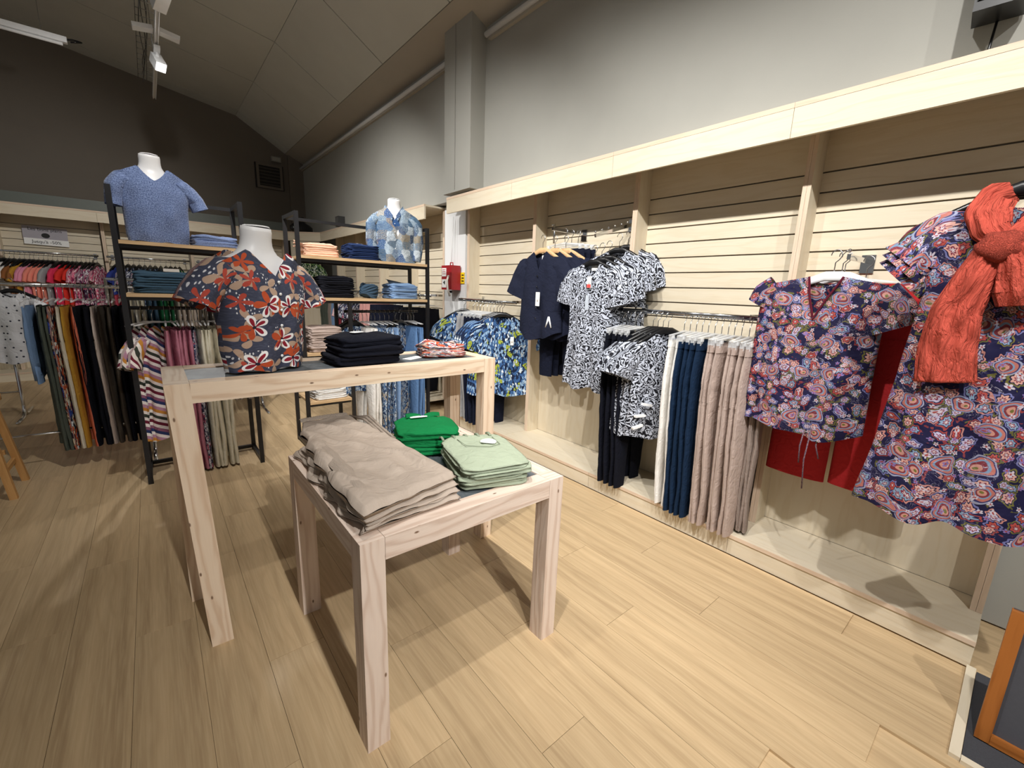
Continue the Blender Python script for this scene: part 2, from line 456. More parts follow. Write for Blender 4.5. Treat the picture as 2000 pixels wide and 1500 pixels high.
def knit_mat(name, a, b):
    n = NT(name); uv = n.uv()
    f = n.noise(uv, 150, 2, .8); x, y, _ = n.sep(uv)
    row = n.ma('SINE', n.ma('MULTIPLY', y, 900.)); colm = n.ma('SINE', n.ma('MULTIPLY', x, 700.))
    k = n.ma('ADD', n.ma('MULTIPLY', row, .5), n.ma('MULTIPLY', colm, .3))
    col = n.mix(n.ma('MULTIPLY', n.ma('SUBTRACT', f, .3, clamp=True), 2.4, clamp=True), lin(a), lin(b))
    wrk = n.noise(uv, 14, 2); n.bump(n.ma('ADD', n.ma('MULTIPLY', k, .12), n.ma('ADD', wrk, n.ma('MULTIPLY', f, .3))), .6, .008)
    return n.fin(col, .9, 0, .15, Sheen_Weight=.3)

def gauze_mat():
    n = NT('coral crinkle gauze'); uv = n.uv()
    s = n.vm('ADD', n.vm('MULTIPLY', uv, (95., 9., 1.)), n.vm('SCALE', n.noisec(uv, 12., 1), k=5.))
    f = n.noise(s, 1., 3, .6, .5)
    col = n.mix(f, lin('#9a3a2e'), lin('#c65a49')); n.bump(f, 1., .012)
    return n.fin(col, .85, 0, .2)
FLORAL = print_bold_floral('bold red and orange floral print')
SWIRL = print_swirl('black and white swirl print')
PAISLEY = print_paisley('navy paisley print')
TROPIC = print_tropic('blue and yellow leaf print')
BLUEFLORAL = print_tropic('blue tonal floral print', '#27395c', '#5d80aa', '#aebfd0', '#c9b9a0', .7)
NAVYFLORAL = print_tropic('navy and white floral print', '#171b33', '#3a4468', '#d9d9e2', '#c4506a', .7)
PINKFLORAL = print_tropic('pink blossom print', '#a02c55', '#e87f9b', '#f6dfe0', '#5b1d3c', .9)
DARKPINK = print_tropic('dark plum blossom print', '#2a1530', '#8c2b5c', '#f0dfe6', '#d96c8c', .8)
GREENFLORAL = print_tropic('dark green leaf print', '#16261c', '#3b5a3a', '#c9cfae', '#6b8a4a', .7)
AUTUMN = print_tropic('autumn abstract print', '#1f2233', '#c4572f', '#d8c9ac', '#35499a', 1.1)
PATCH = print_patch('blue patchwork print', ['#24518c', '#7d93a5', '#a9b7c2', '#3d5a78', '#9c8f78', '#56728a', '#c3ced6', '#31435c', '#1f3f74', '#667079'], 15.)
DOTS = print_dots('white cotton with dark dots', '#e2e4e8', '#3a3f4c', 15., .13)
STRIPE = print_stripe('multicolour diagonal stripe', ['#ece5e0', '#6e2438', '#ece5e0', '#3a4038', '#ece5e0', '#c78a3c', '#b78aa0', '#ece5e0', '#2f3a64', '#8c5a72'], .19, .55)
REDSTRIPE = print_stripe('white and red stripe', ['#efe9e8', '#d5385a', '#efe9e8', '#efe9e8', '#c92c4a'], .12, PI / 2)
KNIT = knit_mat('heather blue knit', '#33446f', '#93a7d2')
NAVY = fabric('#1e2233', 'navy crinkle cotton'); NAVYT = fabric('#161a2a', 'navy trouser cotton')
BLACK = fabric('#14151c', 'black cotton'); BLACKT = fabric('#11131d', 'blue black cotton twill')
DENIM = fabric('#172a43', 'dark teal denim'); WHITEF = fabric('#e8e6e2', 'white cotton'); BEIGE = fabric('#b3a198', 'rose beige cotton')
TAUPE = fabric('#95877f', 'taupe cotton'); REDF = fabric('#b02c30', 'brick red viscose'); CORAL = gauze_mat()
SAND = fabric('#b1a396', 'sand linen'); GREENK = fabric('#12733f', 'emerald knit'); SAGE = fabric('#a5b09a', 'sage cotton')
PEACH = fabric('#e9b79c', 'peach linen'); DKNAVY = fabric('#1d2c4f', 'deep navy jersey'); LDENIM = fabric('#7f9cc2', 'light blue denim')
TEALF = fabric('#3d5568', 'dusty teal cotton'); SLATEBLUE = fabric('#3f5468', 'slate blue gauze'); PINKT = fabric('#bb7a8c', 'dusty pink cotton')
OLIVE = fabric('#545b52', 'sage olive cotton'); MUSTARD = fabric('#b98b35', 'mustard cotton'); CORALT = fabric('#d8765c', 'coral cotton')
CREAM = fabric('#d9d3c0', 'cream cotton'); GREYF = fabric('#9a9a9c', 'mid grey cotton'); BROWNF = fabric('#4e463d', 'dark khaki cotton')
TAG = PAPER

# ---------------------------------------------------------------- the room
KX = 2.318
def build_room():
    fl = struct(MB().box((-1.6, 3.2, -.04), (9.4, 12.6, .06)).build('floor', FLOOR))
    W, Lp = .192, 1.29
    me = MB().box((0, 0, -.005), (W - .0012, Lp - .0016, .010)).mesh('plank', False); me.materials.append(FLOOR)
    i = 0; x = 2.31
    while x > -4.0:
        off = [0., .43, .86, .2, .65][i % 5]
        y = -1.0 - off
        while y < 8.6:
            if y > -1.0: put('plank', me, None, fl, loc=(x - W / 2, y + Lp / 2, 0))
            y += Lp
        x -= W; i += 1
    # right wall: recessed behind the fittings, furred out above them
    struct(MB().prism([(2.75, 0), (2.95, 0), (2.95, 4.3), (2.47, 4.3), (2.47, 2.262), (2.75, 2.262)], -3.0, 9.39, 1).build('wall_right', GREY))
    struct(MB().box((-1.9, 9.49, 2.4), (9.7, .2, 5.0)).build('wall_back', DARKWALL))
    struct(MB().box((2.43, 9.36, 2.75), (.42, .05, 2.)).build('trim_4', DARKWALL))
    # ceiling: two pitches with panels
    ce = struct(MB().prism([(2.19, 3.745), (1.45, 4.195), (-6.6, 5.56), (-6.6, 5.7), (1.45, 4.33), (2.19, 3.85)], -3, 9.4, 1).build('ceiling', plain('pale panel joint', '#a3a29a', .7)))
    ys = [-3] + [4.98 + 1.37 * k for k in range(-4, 4)] + [9.4]
    for a, b in zip(ys, ys[1:]):
        for (xa, za), (xb, zb) in (((2.185, 3.72), (1.452, 4.168)), ((1.448, 4.17), (-2.6, 4.858)), ((-2.605, 4.86), (-6.6, 5.54))):
            MB().prism([(xa, za), (xb, zb), (xb, zb + .022), (xa, za + .022)], a + .007, b - .007, 1).build('ceiling_panel', CEIL, ce)
    struct(MB().prism([(2.47, 3.585), (2.19, 3.715), (2.19, 3.76), (2.47, 3.70)], -3, 9.39, 1).build('trim_1', COVE))
    t = MB().box((2.455, 6.65, 3.50), (.03, 5.4, .075)).build('trim_2', COVE); struct(t)
    t = MB().tube([(2.43, 3.95, 3.50), (2.43, 9.36, 3.50)], .022, 10).build('conduit', WHITEP, t, True)
    t = MB().box((2.455, 1.2, 3.50), (.03, 4.4, .075)).build('trim_5', COVE); struct(t)
    MB().tube([(2.43, -1.0, 3.50), (2.43, 3.42, 3.50)], .022, 10).build('conduit', WHITEP, t, True)
    # column: grey casing above, white face below
    c = struct(MB().box((2.395, 3.69, 2.98), (.155, .44, 1.40)).build('trim_3', GREY))
    MB().box((2.395, 3.69, 2.283), (.17, .46, .012)).build('casing_foot', GREY, c)
    MB().box((2.316, 3.72, 3.0), (.004, .012, 1.4)).build('casing_joint', plain('casing joint', '#8d8c86'), c)
    MB().box((2.655, 4.1, 1.12), (.19, .41, 2.24)).build('column_face', WHITEP, c)
build_room()

GROOVE = plain('aluminium slat groove', '#6f6558', .4, .2)
BAYN = [0]
def slat_meshes(W):
    a = MB().box((W / 2, 0, 0), (W - .04, .016, .0885)).mesh('slat', False); a.materials.append(MAPLE); return a
def bay(loc, rz, W, label, right=False, plinth=True):
    t = empty('slatwall_bay', loc, rz); tag(t, label, 'wall unit', 'maple slatwall bays along the shop walls')
    D = .38
    if plinth:
        MB().box((W / 2, .012, .048), (W - .002, .02, .096)).build('kick_board', MAPLE, t)
        MB().box((W / 2, D / 2, .105), (W - .002, D, .018)).build('plinth_top', MAPLE, t)
        MB().box((W / 2, -.001, .105), (W - .002, .006, .019)).build('edge_band', MAPLE_EDGE, t)
    MB().box((W / 2, D + .012, .63), (W, .02, 1.03)).build('back_panel', MAPLE, t)
    MB().box((W / 2, D + .018, 1.62), (W, .008, .98)).build('groove_backing', GROOVE, t)
    me = slat_meshes(W)
    for k in range(9):
        put('slat', me, None, t, loc=(0, D + .008, 1.151 + .0483 + .0965 * k))
    MB().box((W / 2, D + .008, 2.13), (W - .04, .016, .212)).build('header_panel', MAPLE, t)
    for k, xx in enumerate([0, W] if right else [0]):
        for dx in ((.0105, .0295) if k == 0 else (-.0295, -.0105)):
            u = MB().box((xx + dx, D - .065 - 0.0, 1.17), (.018, .13, 2.11)).build('upright', MAPLE, t)
            MB().box((xx + dx, D - .1315, 1.17), (.018, .003, 2.11)).build('edge_band', MAPLE_EDGE, u)
    MB().box((W / 2, .009, 2.162), (W - .002, .018, .124)).build('fascia_board', MAPLE, t)
    MB().box((W / 2, .012, 2.236), (W - .001, .026, .022)).build('fascia_cap', MAPLE_EDGE, t)
    MB().box((W / 2, D / 2, 2.235), (W, D - .02, .018)).build('canopy', MAPLE, t)
    return t
R90 = -PI / 2
for i, lb in enumerate(['maple slatwall bay behind the paisley dress, nearest the camera', 'maple slatwall bay behind the beige and navy trousers',
                        'maple slatwall bay behind the navy blouse and swirl dresses', 'maple slatwall bay beside the white column']):
    y0 = .87 + i * 1.0
    bay((KX, y0, 0), R90, 1.0 if i else .945, lb, right=(i == 0))
# header running on past the last bay
tag(MB().box((KX + .009, -.60, 2.162), (.018, 1.04, .124)).build('fascia_board', MAPLE), 'maple header board running on past the nearest slatwall bay', 'header board')
for i in range(4):
    y0 = 4.32 + .9125 * (i + 1)
    bay((KX, y0, 0), R90, .9125, ['maple slatwall bay just past the white column', 'maple slatwall bay behind the patterned shirt bust', 'maple slatwall bay seen between the two black racks',
                                  'maple slatwall bay next to the angled corner'][i], right=(i == 0))
for i in range(5):
    bay((1.55 - i, 8.35, 0), 0, 1.0 if i else .36, ['narrow back wall slatwall bay beside the angled corner', 'back wall slatwall bay between the two black racks',
        'back wall slatwall bay behind the left black rack', 'back wall slatwall bay holding the sale sign', 'back wall slatwall bay at the left edge of the picture'][i], right=(i == 0))
# angled corner header
tt = empty('corner_unit', (1.90, 8.35, 0), math.atan2(-.37, .42)); tag(tt, 'angled maple corner unit joining the back and right walls', 'wall unit')
Lc = math.hypot(.37, .42)
MB().box((Lc / 2, .009, 2.162), (Lc, .018, .124)).build('fascia_board', MAPLE, tt)
MB().box((Lc / 2, .03, 1.05), (Lc - .06, .02, 2.09)).build('back_panel', MAPLE, tt)
MB().box((Lc / 2, .012, 2.236), (Lc, .026, .022)).build('fascia_cap', MAPLE_EDGE, tt)

# ---------------------------------------------------------------- tables
def timber_table(name, x0, x1, y0, y1, z, label, mat, lean=None, T=.07):
    t = empty(name, ((x0 + x1) / 2, (y0 + y1) / 2, 0)); tag(t, label, 'table')
    cx, cy = (x0 + x1) / 2, (y0 + y1) / 2; hx, hy = (x1 - x0) / 2, (y1 - y0) / 2
    for k, (sx, sy) in enumerate(((-1, -1), (1, -1), (-1, 1), (1, 1))):
        b = MB().box((sx * (hx - T / 2), sy * (hy - T / 2), z / 2), (T, T, z))
        if lean and lean[0] == k:
            for v in b.v:
                if v.z < .1: v.x += lean[1]; v.y += lean[2]
        b.build('leg', mat, t, bevel=.003)
    for sy in (-1, 1): MB().box((0, sy * (hy - T / 2), z - T / 2), (2 * (hx - T) - .002, T, T)).build('apron', mat, t, bevel=.003)
    for sx in (-1, 1): MB().box((sx * (hx - T / 2), 0, z - T / 2), (T, 2 * (hy - T) - .002, T)).build('apron', mat, t, bevel=.003)
    MB().box((0, 0, z - .016), (2 * (hx - T), 2 * (hy - T), .022)).build('slate_top', SLATE, t)
    return t
timber_table('display_table', .0, 1.37, 1.785, 2.19, 1.03, 'tall whitewashed pine display table with a dark slate top', PINE, (0, .042, -.004))
timber_table('display_table', .36, 1.14, 1.04, 1.82, .695, 'low square whitewashed pine table stacked with folded trousers', PINK_PINE)

# ---------------------------------------------------------------- black racks
def rack(name, x0, x1, y0, y1, zt, shelves, label, mids=(), rail=None, low=()):
    t = empty(name, (x0, y0, 0)); tag(t, label, 'clothes rack'); P = .028
    W, D = x1 - x0, y1 - y0
    for x in (P / 2, W - P / 2):
        for y in (P / 2, D - P / 2): MB().box((x, y, zt / 2), (P, P, zt)).build('post', BLACKM, t, bevel=.002)
        MB().box((x, D / 2, zt - P / 2), (P - .004, D - 2 * P, P)).build('top_rail', BLACKM, t)
        MB().box((x, D / 2, .014 + P / 2), (P - .004, D - 2 * P, P)).build('foot_rail', BLACKM, t)
    MB().box((W / 2, D - P / 2, zt - P / 2), (W - 2 * P, P, P - .004)).build('top_rail', BLACKM, t)
    MB().box((W / 2, D - P / 2, .014 + P / 2), (W - 2 * P, P, P - .004)).build('foot_rail', BLACKM, t)
    for (z, xa, xb) in shelves:
        MB().box(((xa + xb) / 2, D / 2 - .003, z - .011), (xb - xa - 2 * P, D + .012, .022)).build('shelf_board', SHELF, t, bevel=.002)
        for y in (P / 2 + .004, D - P / 2): MB().box(((xa + xb) / 2, y, z - .022 - .011), (xb - xa - 2 * P, P - .01, .022)).build('shelf_rail', BLACKM, t)
    for m, z1 in mids:
        for y in (P / 2, D - P / 2): MB().box((m, y, z1 / 2), (P, P, z1 - .03)).build('post', BLACKM, t)
        MB().box((m, D / 2, z1 * .33), (P - .004, D - 2 * P, P)).build('side_rail', BLACKM, t)
    if rail:
        z, xa, xb = rail
        MB().tube([(xa, D / 2, z), (xb, D / 2, z)], .012, 10).build('hanging_bar', BLACKM, t, True)
    return t
rack('shelf_rack', -.145, .555, 3.65, 4.04, 1.915, [(1.60, 0, .70), (1.28, 0, .70)], 'black steel rack with oak shelves under the blue knit bust', rail=(1.18, .02, .68))
rack('shelf_rack', .895, 2.03, 3.69, 4.08, 1.915, [(1.595, 0, 1.135), (1.275, 0, 1.135), (.83, 0, .395), (.425, 0, .395)],
     'black steel rack with oak shelves under the patterned shirt bust', mids=[(.39, 1.25)], rail=(1.155, .40, 1.11))

# ---------------------------------------------------------------- cloth builders
def shell(mb, prof, zb, ztf, ztb, nth=56, nv=34, q=.6, fold=.012, fk=8., ph=0., seed=0., wr=.004):
    """garment body: rows (z, left, right, front depth, back depth); zb/ztf/ztb give hem and top edge for s in -1..1"""
    rr = []; uvs = []
    for j in range(nv + 1):
        t = j / nv; ring = []; ur = []
        for i in range(nth + 1):
            th = 2 * PI * i / nth; s = -math.cos(th); fr = th <= PI
            b = zb(s); zt = ztf(s) if fr else ztb(s); z = b + (zt - b) * t
            uL, uR, df, db = table(prof, z)
            u = (uL + uR) / 2 + s * (uR - uL) / 2
            k = abs(math.sin(th)) ** q
            y = -df * k if fr else db * k
            fd = fold * (1 - t) ** .7
            y += fd * math.sin(fk * s + ph + (0 if fr else .7) + 1.5 * nz(s * 2, z * 2, seed)) * (.35 + .65 * k)
            y += wr * nz(u * 16, z * 9 + seed, seed + (0 if fr else 5)) * 2
            u += fd * .35 * math.cos(fk * s * .8 + ph)
            ring.append((u, y, z)); ur.append((u + (0 if fr else 3.3), z))
        rr.append(ring[:-1]); uvs.append(ur)
    return mb.rings(rr, uvs=uvs)

def limb(mb, rows, n=18, seg=6, wr=.004, seed=0., cap=False, fk=3, ridge=0.):
    """tube along rows (x, y, z, half width, half depth); width lies in the XZ plane"""
    pts = []
    for p, q in zip(rows, rows[1:]):
        for k in range(seg): pts.append(tuple(lerp(a, b, k / seg) for a, b in zip(p, q)))
    pts.append(rows[-1]); rr = []; uvs = []; L = 0
    for j, p in enumerate(pts):
        a = pts[max(0, j - 1)]; b = pts[min(len(pts) - 1, j + 1)]
        dx, dz = b[0] - a[0], b[2] - a[2]; l = math.hypot(dx, dz) or 1; nx, nzv = -dz / l, dx / l
        if j: L += math.dist(p[:3], pts[j - 1][:3])
        ring = []; ur = []
        for i in range(n + 1):
            th = 2 * PI * i / n; c, s = math.cos(th), math.sin(th)
            f = 1 + wr * 6 * math.sin(fk * th + seed + L * 5)
            if ridge: f += ridge * math.sin(fk * th + 2.5 * nz(L * 5, seed)) + ridge * .6 * math.sin(fk * 2.3 * th + seed + 4 * nz(L * 4, seed + 9))
            d = wr * 2.2 * nz(c * 2 + seed, s * 2, L * 14 + seed)
            w = p[3] * c * f; y = p[1] + p[4] * s * f + d
            ring.append((p[0] + nx * w, y, p[2] + nzv * w)); ur.append((w * 1.3 + (0 if s < 0 else 2.1) + seed, p[2]))
        rr.append(ring[:-1]); uvs.append(ur)
    return mb.rings(rr, cap, cap, uvs)

def neck(sn, zn, ztip, depth, p=1., pw=1.2):
    def f(s):
        a = abs(s)
        if a >= sn: return lerp(zn, ztip, ((a - sn) / (1 - sn)) ** pw)
        return zn - depth * (1 - (a / sn) ** p)
    return f

def trousers_mesh(w=.40, L=1.0, d=.02, flare=.9, seed=0., hi=True, z0=-.15, gap=.01):
    mb = MB(); n, sg = (22, 5) if hi else (10, 2)
    h = w / 2
    limb(mb, [(0, 0, z0, h * .93, d * .8), (0, 0, z0 - .04, h * .94, d), (0, 0, z0 - .20, h * 1.04, d * 1.25), (0, 0, z0 - .30, h * 1.03, d * 1.2)], n, sg, .0025, seed, fk=7)
    for s in (-1, 1):
        k = h * .5
        limb(mb, [(s * k, 0, z0 - .24, k * 1.03, d * 1.1), (s * (k + gap * .5), s * .006, z0 - .5, k * .95, d * 1.15),
                  (s * (k + gap), s * .01 + .01 * math.sin(seed), z0 - L * .8, k * lerp(1, flare, .8), d), (s * (k + gap), s * .014, z0 - L, k * flare, d * .9)], n, sg, .0022, seed + s, fk=4)
    return mb.mesh('trousers', True)
def band_mesh(w=.40, d=.02, z0=-.15):
    mb = MB(); h = w / 2 * .95
    limb(mb, [(0, 0, z0 + .004, h, d * .85 + .002), (0, 0, z0 - .034, h * 1.005, d + .003)], 22, 2, .001, 1, fk=9)
    return mb.mesh('waistband', True)
def top_mesh(hw=.22, L=.62, d=.03, sl=.2, slw=.075, V=.12, vp=1., hi=True, z0=-.12, flare=1.05, seed=0., fold=.014, neckw=.36, drop=.10, slx=.07):
    mb = MB(); n, v = (56, 30) if hi else (20, 9)
    prof = [(z0 - L, -hw * flare, hw * flare, d, d), (z0 - L * .5, -hw, hw, d, d), (z0 - .16, -hw * .97, hw * .97, d * 1.1, d), (z0, -hw * .94, hw * .94, d * .8, d * .8)]
    shell(mb, prof, lambda s: z0 - L + .012 * math.sin(5 * s + seed), neck(neckw, z0, z0 - drop, V, vp), neck(neckw, z0, z0 - drop, .02, 2), n, v, .6, fold, 9, seed, seed)
    for s in (-1, 1):
        limb(mb, [(s * hw * .60, 0, z0 - drop * .95, slw * .62, d * .9), (s * hw * .90, 0, z0 - drop * 1.1 - sl * .1, slw * .88, d * .95), (s * (hw + slx * .6), 0, z0 - drop - sl * .55, slw * .98, d * .95), (s * (hw + slx), 0, z0 - drop - sl, slw, d)],
             20 if hi else 9, 5 if hi else 2, .005, seed + s)
    return mb.mesh('garment', True)

def hook_pts(z1=-.10):
    pts = [(0, 0, z1), (0, 0, -.045)]
    for k in range(9):
        a = -PI / 2 + .5 - k / 8 * (PI * 1.25)
        pts.append((.0 + .019 * math.cos(a) * -1 * -1, 0, -.019 + .021 * math.sin(a) * -1 * -1))
    pts = [(0, 0, z1), (0, 0, -.05), (.012, 0, -.038), (.020, 0, -.022), (.017, 0, -.006), (.006, 0, .004), (-.008, 0, .003), (-.018, 0, -.009), (-.020, 0, -.020)]
    return pts
PROTO = {}
def proto_hangers():
    far = Vector((60, 60, -20))
    hk = MB().tube(hook_pts(), .0022, 6).mesh('hook', True); hk.materials.append(STEEL)
    def mk(name, body, bmat, clips=None):
        me = body.mesh('bar', True); me.materials.append(bmat)
        PROTO[name] = (hk, me, clips)
    b = MB().tube([(-.185, 0, -.118), (-.10, 0, -.112), (0, 0, -.103), (.10, 0, -.112), (.185, 0, -.118)], [.005, .006, .009, .006, .005], 8)
    c = MB().box((0, 0, 0), (.026, .02, .036)).box((0, -.012, .014), (.018, .008, .018)).mesh('clip', False); c.materials.append(CLEAR)
    mk('clip_hanger', b, CLEAR, c)
    for name, m in (('black_hanger', BLACKPL), ('wooden_hanger', HWOOD), ('white_hanger', WHITEPL)):
        b = MB(); up = [(-.205, -.185), (-.17, -.160), (-.09, -.115), (-.03, -.088), (.03, -.088), (.09, -.115), (.17, -.160), (.205, -.185)]
        lo = [(.20, -.200), (.165, -.186), (.085, -.150), (.03, -.130), (-.03, -.130), (-.085, -.150), (-.165, -.186), (-.20, -.200)]
        rr = []
        for (x, zt), (x2, zl) in zip(up, lo[::-1]):
            zc, hz = (zt + zl) / 2, (zt - zl) / 2
            rr.append([(x, .008 * math.sin(2 * PI * i / 10) * (1 if abs(x) < .15 else 1.3), zc + hz * math.cos(2 * PI * i / 10)) for i in range(10)])
        b.rings(rr, True, True)
        mk(name, b, m)
proto_hangers()
def hanger(kind, loc, rz, label, group=None, simple=False, tilt=0):
    hk, me, clip = PROTO[kind]
    t = put({'clip_hanger': 'clip_hanger'}.get(kind, 'coat_hanger'), me, loc=loc, rz=rz); t.rotation_euler = (tilt, 0, rz)
    put('hook', hk, None, t)
    if clip and not simple:
        for s in (-1, 1): put('clip', clip, None, t, loc=(s * .155, 0, -.14))
    return tag(t, label, 'hanger', group)

def folded_mesh(w, d, h, seed=0., rag=.0, wr=.004, name='folded', taper=0., dome=0.):
    M = 48; mb = MB(); ring0 = []
    e = .28
    for i in range(M):
        th = 2 * PI * (i + .5) / M; c, s = math.cos(th), math.sin(th)
        ring0.append((math.copysign(abs(c) ** e, c) * w / 2, math.copysign(abs(s) ** e, s) * d / 2, th))
    prof = [(.30, 0), (.95, 0), (.995, .10), (1.005, .28), (.968, .47), (.966, .53), (1.0, .70), (.998, .87), (.955, .985), (.86, 1.0), (.70, 1.0), (.5, 1.0), (.3, 1.0), (.1, 1.0)]
    rr = []; uvs = []
    for (r, zz) in prof:
        ring = []; ur = []
        for (x, y, th) in ring0:
            f = 1 + .05 * nz(math.cos(th) * 2 + seed, math.sin(th) * 2, zz * 3 + seed)
            tp = 1 - taper * (y / d + .5)
            X, Y = x * r * f * tp, y * r * f
            if x < -w * .3: X += rag * nz(Y * 40, zz * 9, seed)
            z = zz * h
            if zz > .6: z += wr * 2.4 * nz(X * 11 + seed, Y * 11, seed) * min(1, r * 1.2) + wr * nz(X * 30, Y * 14, seed + 3)
            if zz > .6 and dome: z += dome * (1 - r * r) * (.75 + .5 * nz(X * 6 + seed, Y * 6)) - dome * .5 * (r > .8) * abs(math.cos(th) * math.sin(th)) * 2
            elif zz > .05 and zz <= .6: z += wr * .9 * nz(X * 7, Y * 7, seed + 1)
            ring.append((X, Y, z)); ur.append((X + zz * .2, Y + zz * .2))
        rr.append(ring); uvs.append(ur + [ur[0]])
    mb.rings(rr, True, True, uvs)
    return mb.mesh(name, True)

def stack(name, n, loc, w, d, h, rz, mat, what, where, cat, group, seed=0, rag=.0, wr=.004, taper=0., jit=.006, dome=.012):
    """n folded garments; the label counts from the top"""
    ms = [folded_mesh(w, d, h, seed + k * 3.1, rag, wr, name, taper) for k in range(min(n, 3))]
    ms.append(folded_mesh(w * .98, d * .98, h, seed + 20, rag, wr, name, taper, dome))
    for m in ms: m.materials.append(mat)
    out = []
    for k in range(n):
        r = random.Random(seed * 7 + k)
        o = put(name, ms[-1] if k == n - 1 else ms[k % (len(ms) - 1)], None, None, loc=(loc[0] + r.uniform(-jit, jit), loc[1] + r.uniform(-jit, jit), loc[2] + k * h * .985), rz=rz + r.uniform(-.035, .035))
        j = n - 1 - k
        pos = 'topmost' if j == 0 else ('bottom' if k == 0 else ORD[j] + ' from top')
        tag(o, '%s, %s of its pile %s' % (what, pos, where), cat, group); out.append(o)
    return out

# ---------------------------------------------------------------- mannequins
def bust(loc, rz, label, k=1., tilt=.0):
    t = empty('mannequin_bust', loc, rz); tag(t, label, 'mannequin')
    rows = [(0, .105, .072, .068), (.12, .115, .076, .072), (.25, .138, .104, .08), (.33, .147, .095, .085), (.395, .150, .072, .078), (.43, .115, .058, .064), (.452, .078, .05, .056), (.475, .060, .047, .052), (.505, .0555, .046, .050), (.535, .056, .048, .051), (.548, .053, .045, .048)]
    rr = []
    for i in range(34):
        z = .548 * i / 33; hw, df, db = table(rows, z); yo = -.012 * max(0, (z - .45) / .1)
        sk = .10 * max(0, z - .50)
        rr.append([(hw * k * math.cos(a), yo + (-(df if math.sin(a) > 0 else db)) * k * math.sin(a), z + (sk * math.sin(a) * -1 if z > .5 else 0)) for a in [2 * PI * j / 36 for j in range(36)]])
    MB().rings(rr, True, True).build('torso', MANNEQ, t, True)
    hw, df, db = table(rows, .548)
    MB().rings([[((hw - .004) * f * math.cos(a), -.012 - .046 * f * math.sin(a), .5495 + d) for a in [2 * PI * j / 36 for j in range(36)]] for f, d in ((1, -.002), (.93, .003), (.2, .004))], False, True).build('neck_cap', MANNEQ, t, True)
    return t
def bust_top(name, base, rz, hw, hem, zsh, prof, mat, label, cat, neckw, V, sleeves, vp=1., fold=.006, hemf=None, nzw=.006):
    mb = MB()
    zn = zsh
    shell(mb, prof, hemf or (lambda s: hem + .006 * math.sin(7 * s)), neck(neckw, zn, zn - .062, V, vp, 1.0), neck(neckw, zn, zn - .062, .012, 2, 1.0), 72, 44, .75, fold, 8., 1., 2., nzw)
    for rows in sleeves: limb(mb, rows, 26, 8, .005, rows[0][0])
    o = mb.build(name, mat, None, True, loc=base, rz=rz)
    return tag(o, label, cat)

def price_tag(parent, x, y, z, w=.03, h=.07, mat=None, ry=0., rx=0.):
    o = MB().box((0, 0, -h / 2), (w, .0015, h)).build('price_tag', mat or TAG, parent, loc=(x, y, z)); o.rotation_euler = (rx, ry, 0)
    MB().tube([(0, -.001, 0), (.001, 0, .035)], .0008, 4).build('string', INK, o)
    MB().box((0, -.0012, -h * .62), (w * .45, .0006, h * .16)).build('print', GREYPAPER, o)
    return o
def buttons(parent, pts, mat, r=.005):
    me = MB().tube([(0, 0, 0), (0, -.003, 0)], r, 10).mesh('button', True); me.materials.append(mat)
    for p in pts: put('button', me, None, parent, loc=p)

# ---------------------------------------------------------------- busts
# blue knit on the left rack
B1 = (.085, 3.84, 1.602)
bust(B1, .10, 'white mannequin bust wearing the blue knit jumper')
bust_top('knit_jumper', B1, .10, .16, .006, .47, [(.0, -.158, .158, .088, .088), (.05, -.166, .166, .095, .092), (.20, -.168, .172, .112, .095), (.32, -.178, .182, .105, .095), (.42, -.180, .184, .078, .082), (.49, -.15, .15, .062, .066)],
         KNIT, 'heather blue short-sleeved knit jumper with a V neck on a bust', 'jumper', .46, .085,
         [[(-.095, 0, .392, .045, .06), (-.150, -.004, .375, .056, .068), (-.186, -.01, .33, .054, .068), (-.200, -.012, .27, .046, .064), (-.205, -.012, .215, .044, .062)],
          [(.100, 0, .392, .045, .06), (.152, -.004, .372, .054, .066), (.190, -.005, .34, .052, .062), (.222, -.008, .30, .050, .058), (.245, -.01, .245, .050, .056)]], 1.3, .010)
# floral blouse on the tall table
B2 = (.335, 1.985, 1.032)
bust(B2, .42, 'white mannequin bust wearing the red and orange floral blouse')
fb = bust_top('floral_blouse', B2, .42, .165, .004, .462, [(.0, -.150, .150, .088, .09), (.10, -.158, .158, .100, .095), (.26, -.165, .165, .122, .10), (.34, -.175, .175, .112, .10), (.42, -.178, .178, .085, .086), (.48, -.15, .15, .066, .07)],
              FLORAL, 'floral blouse in red, orange and white petals on a bust', 'blouse', .47, .095,
              [[(-.095, 0, .388, .046, .062), (-.150, -.004, .37, .058, .07), (-.190, -.005, .335, .060, .072), (-.225, -.008, .29, .062, .074), (-.240, -.01, .255, .066, .074)],
               [(.095, 0, .388, .046, .062), (.150, -.004, .37, .056, .07), (.185, -.005, .335, .058, .070), (.212, -.008, .29, .060, .072), (.224, -.01, .255, .063, .072)]], 1., .010)
buttons(fb, [(.0, -.128 + abs(z - .27) * .1, z) for z in (.345, .30, .24, .18, .12, .06)], WHITEPL, .0055)
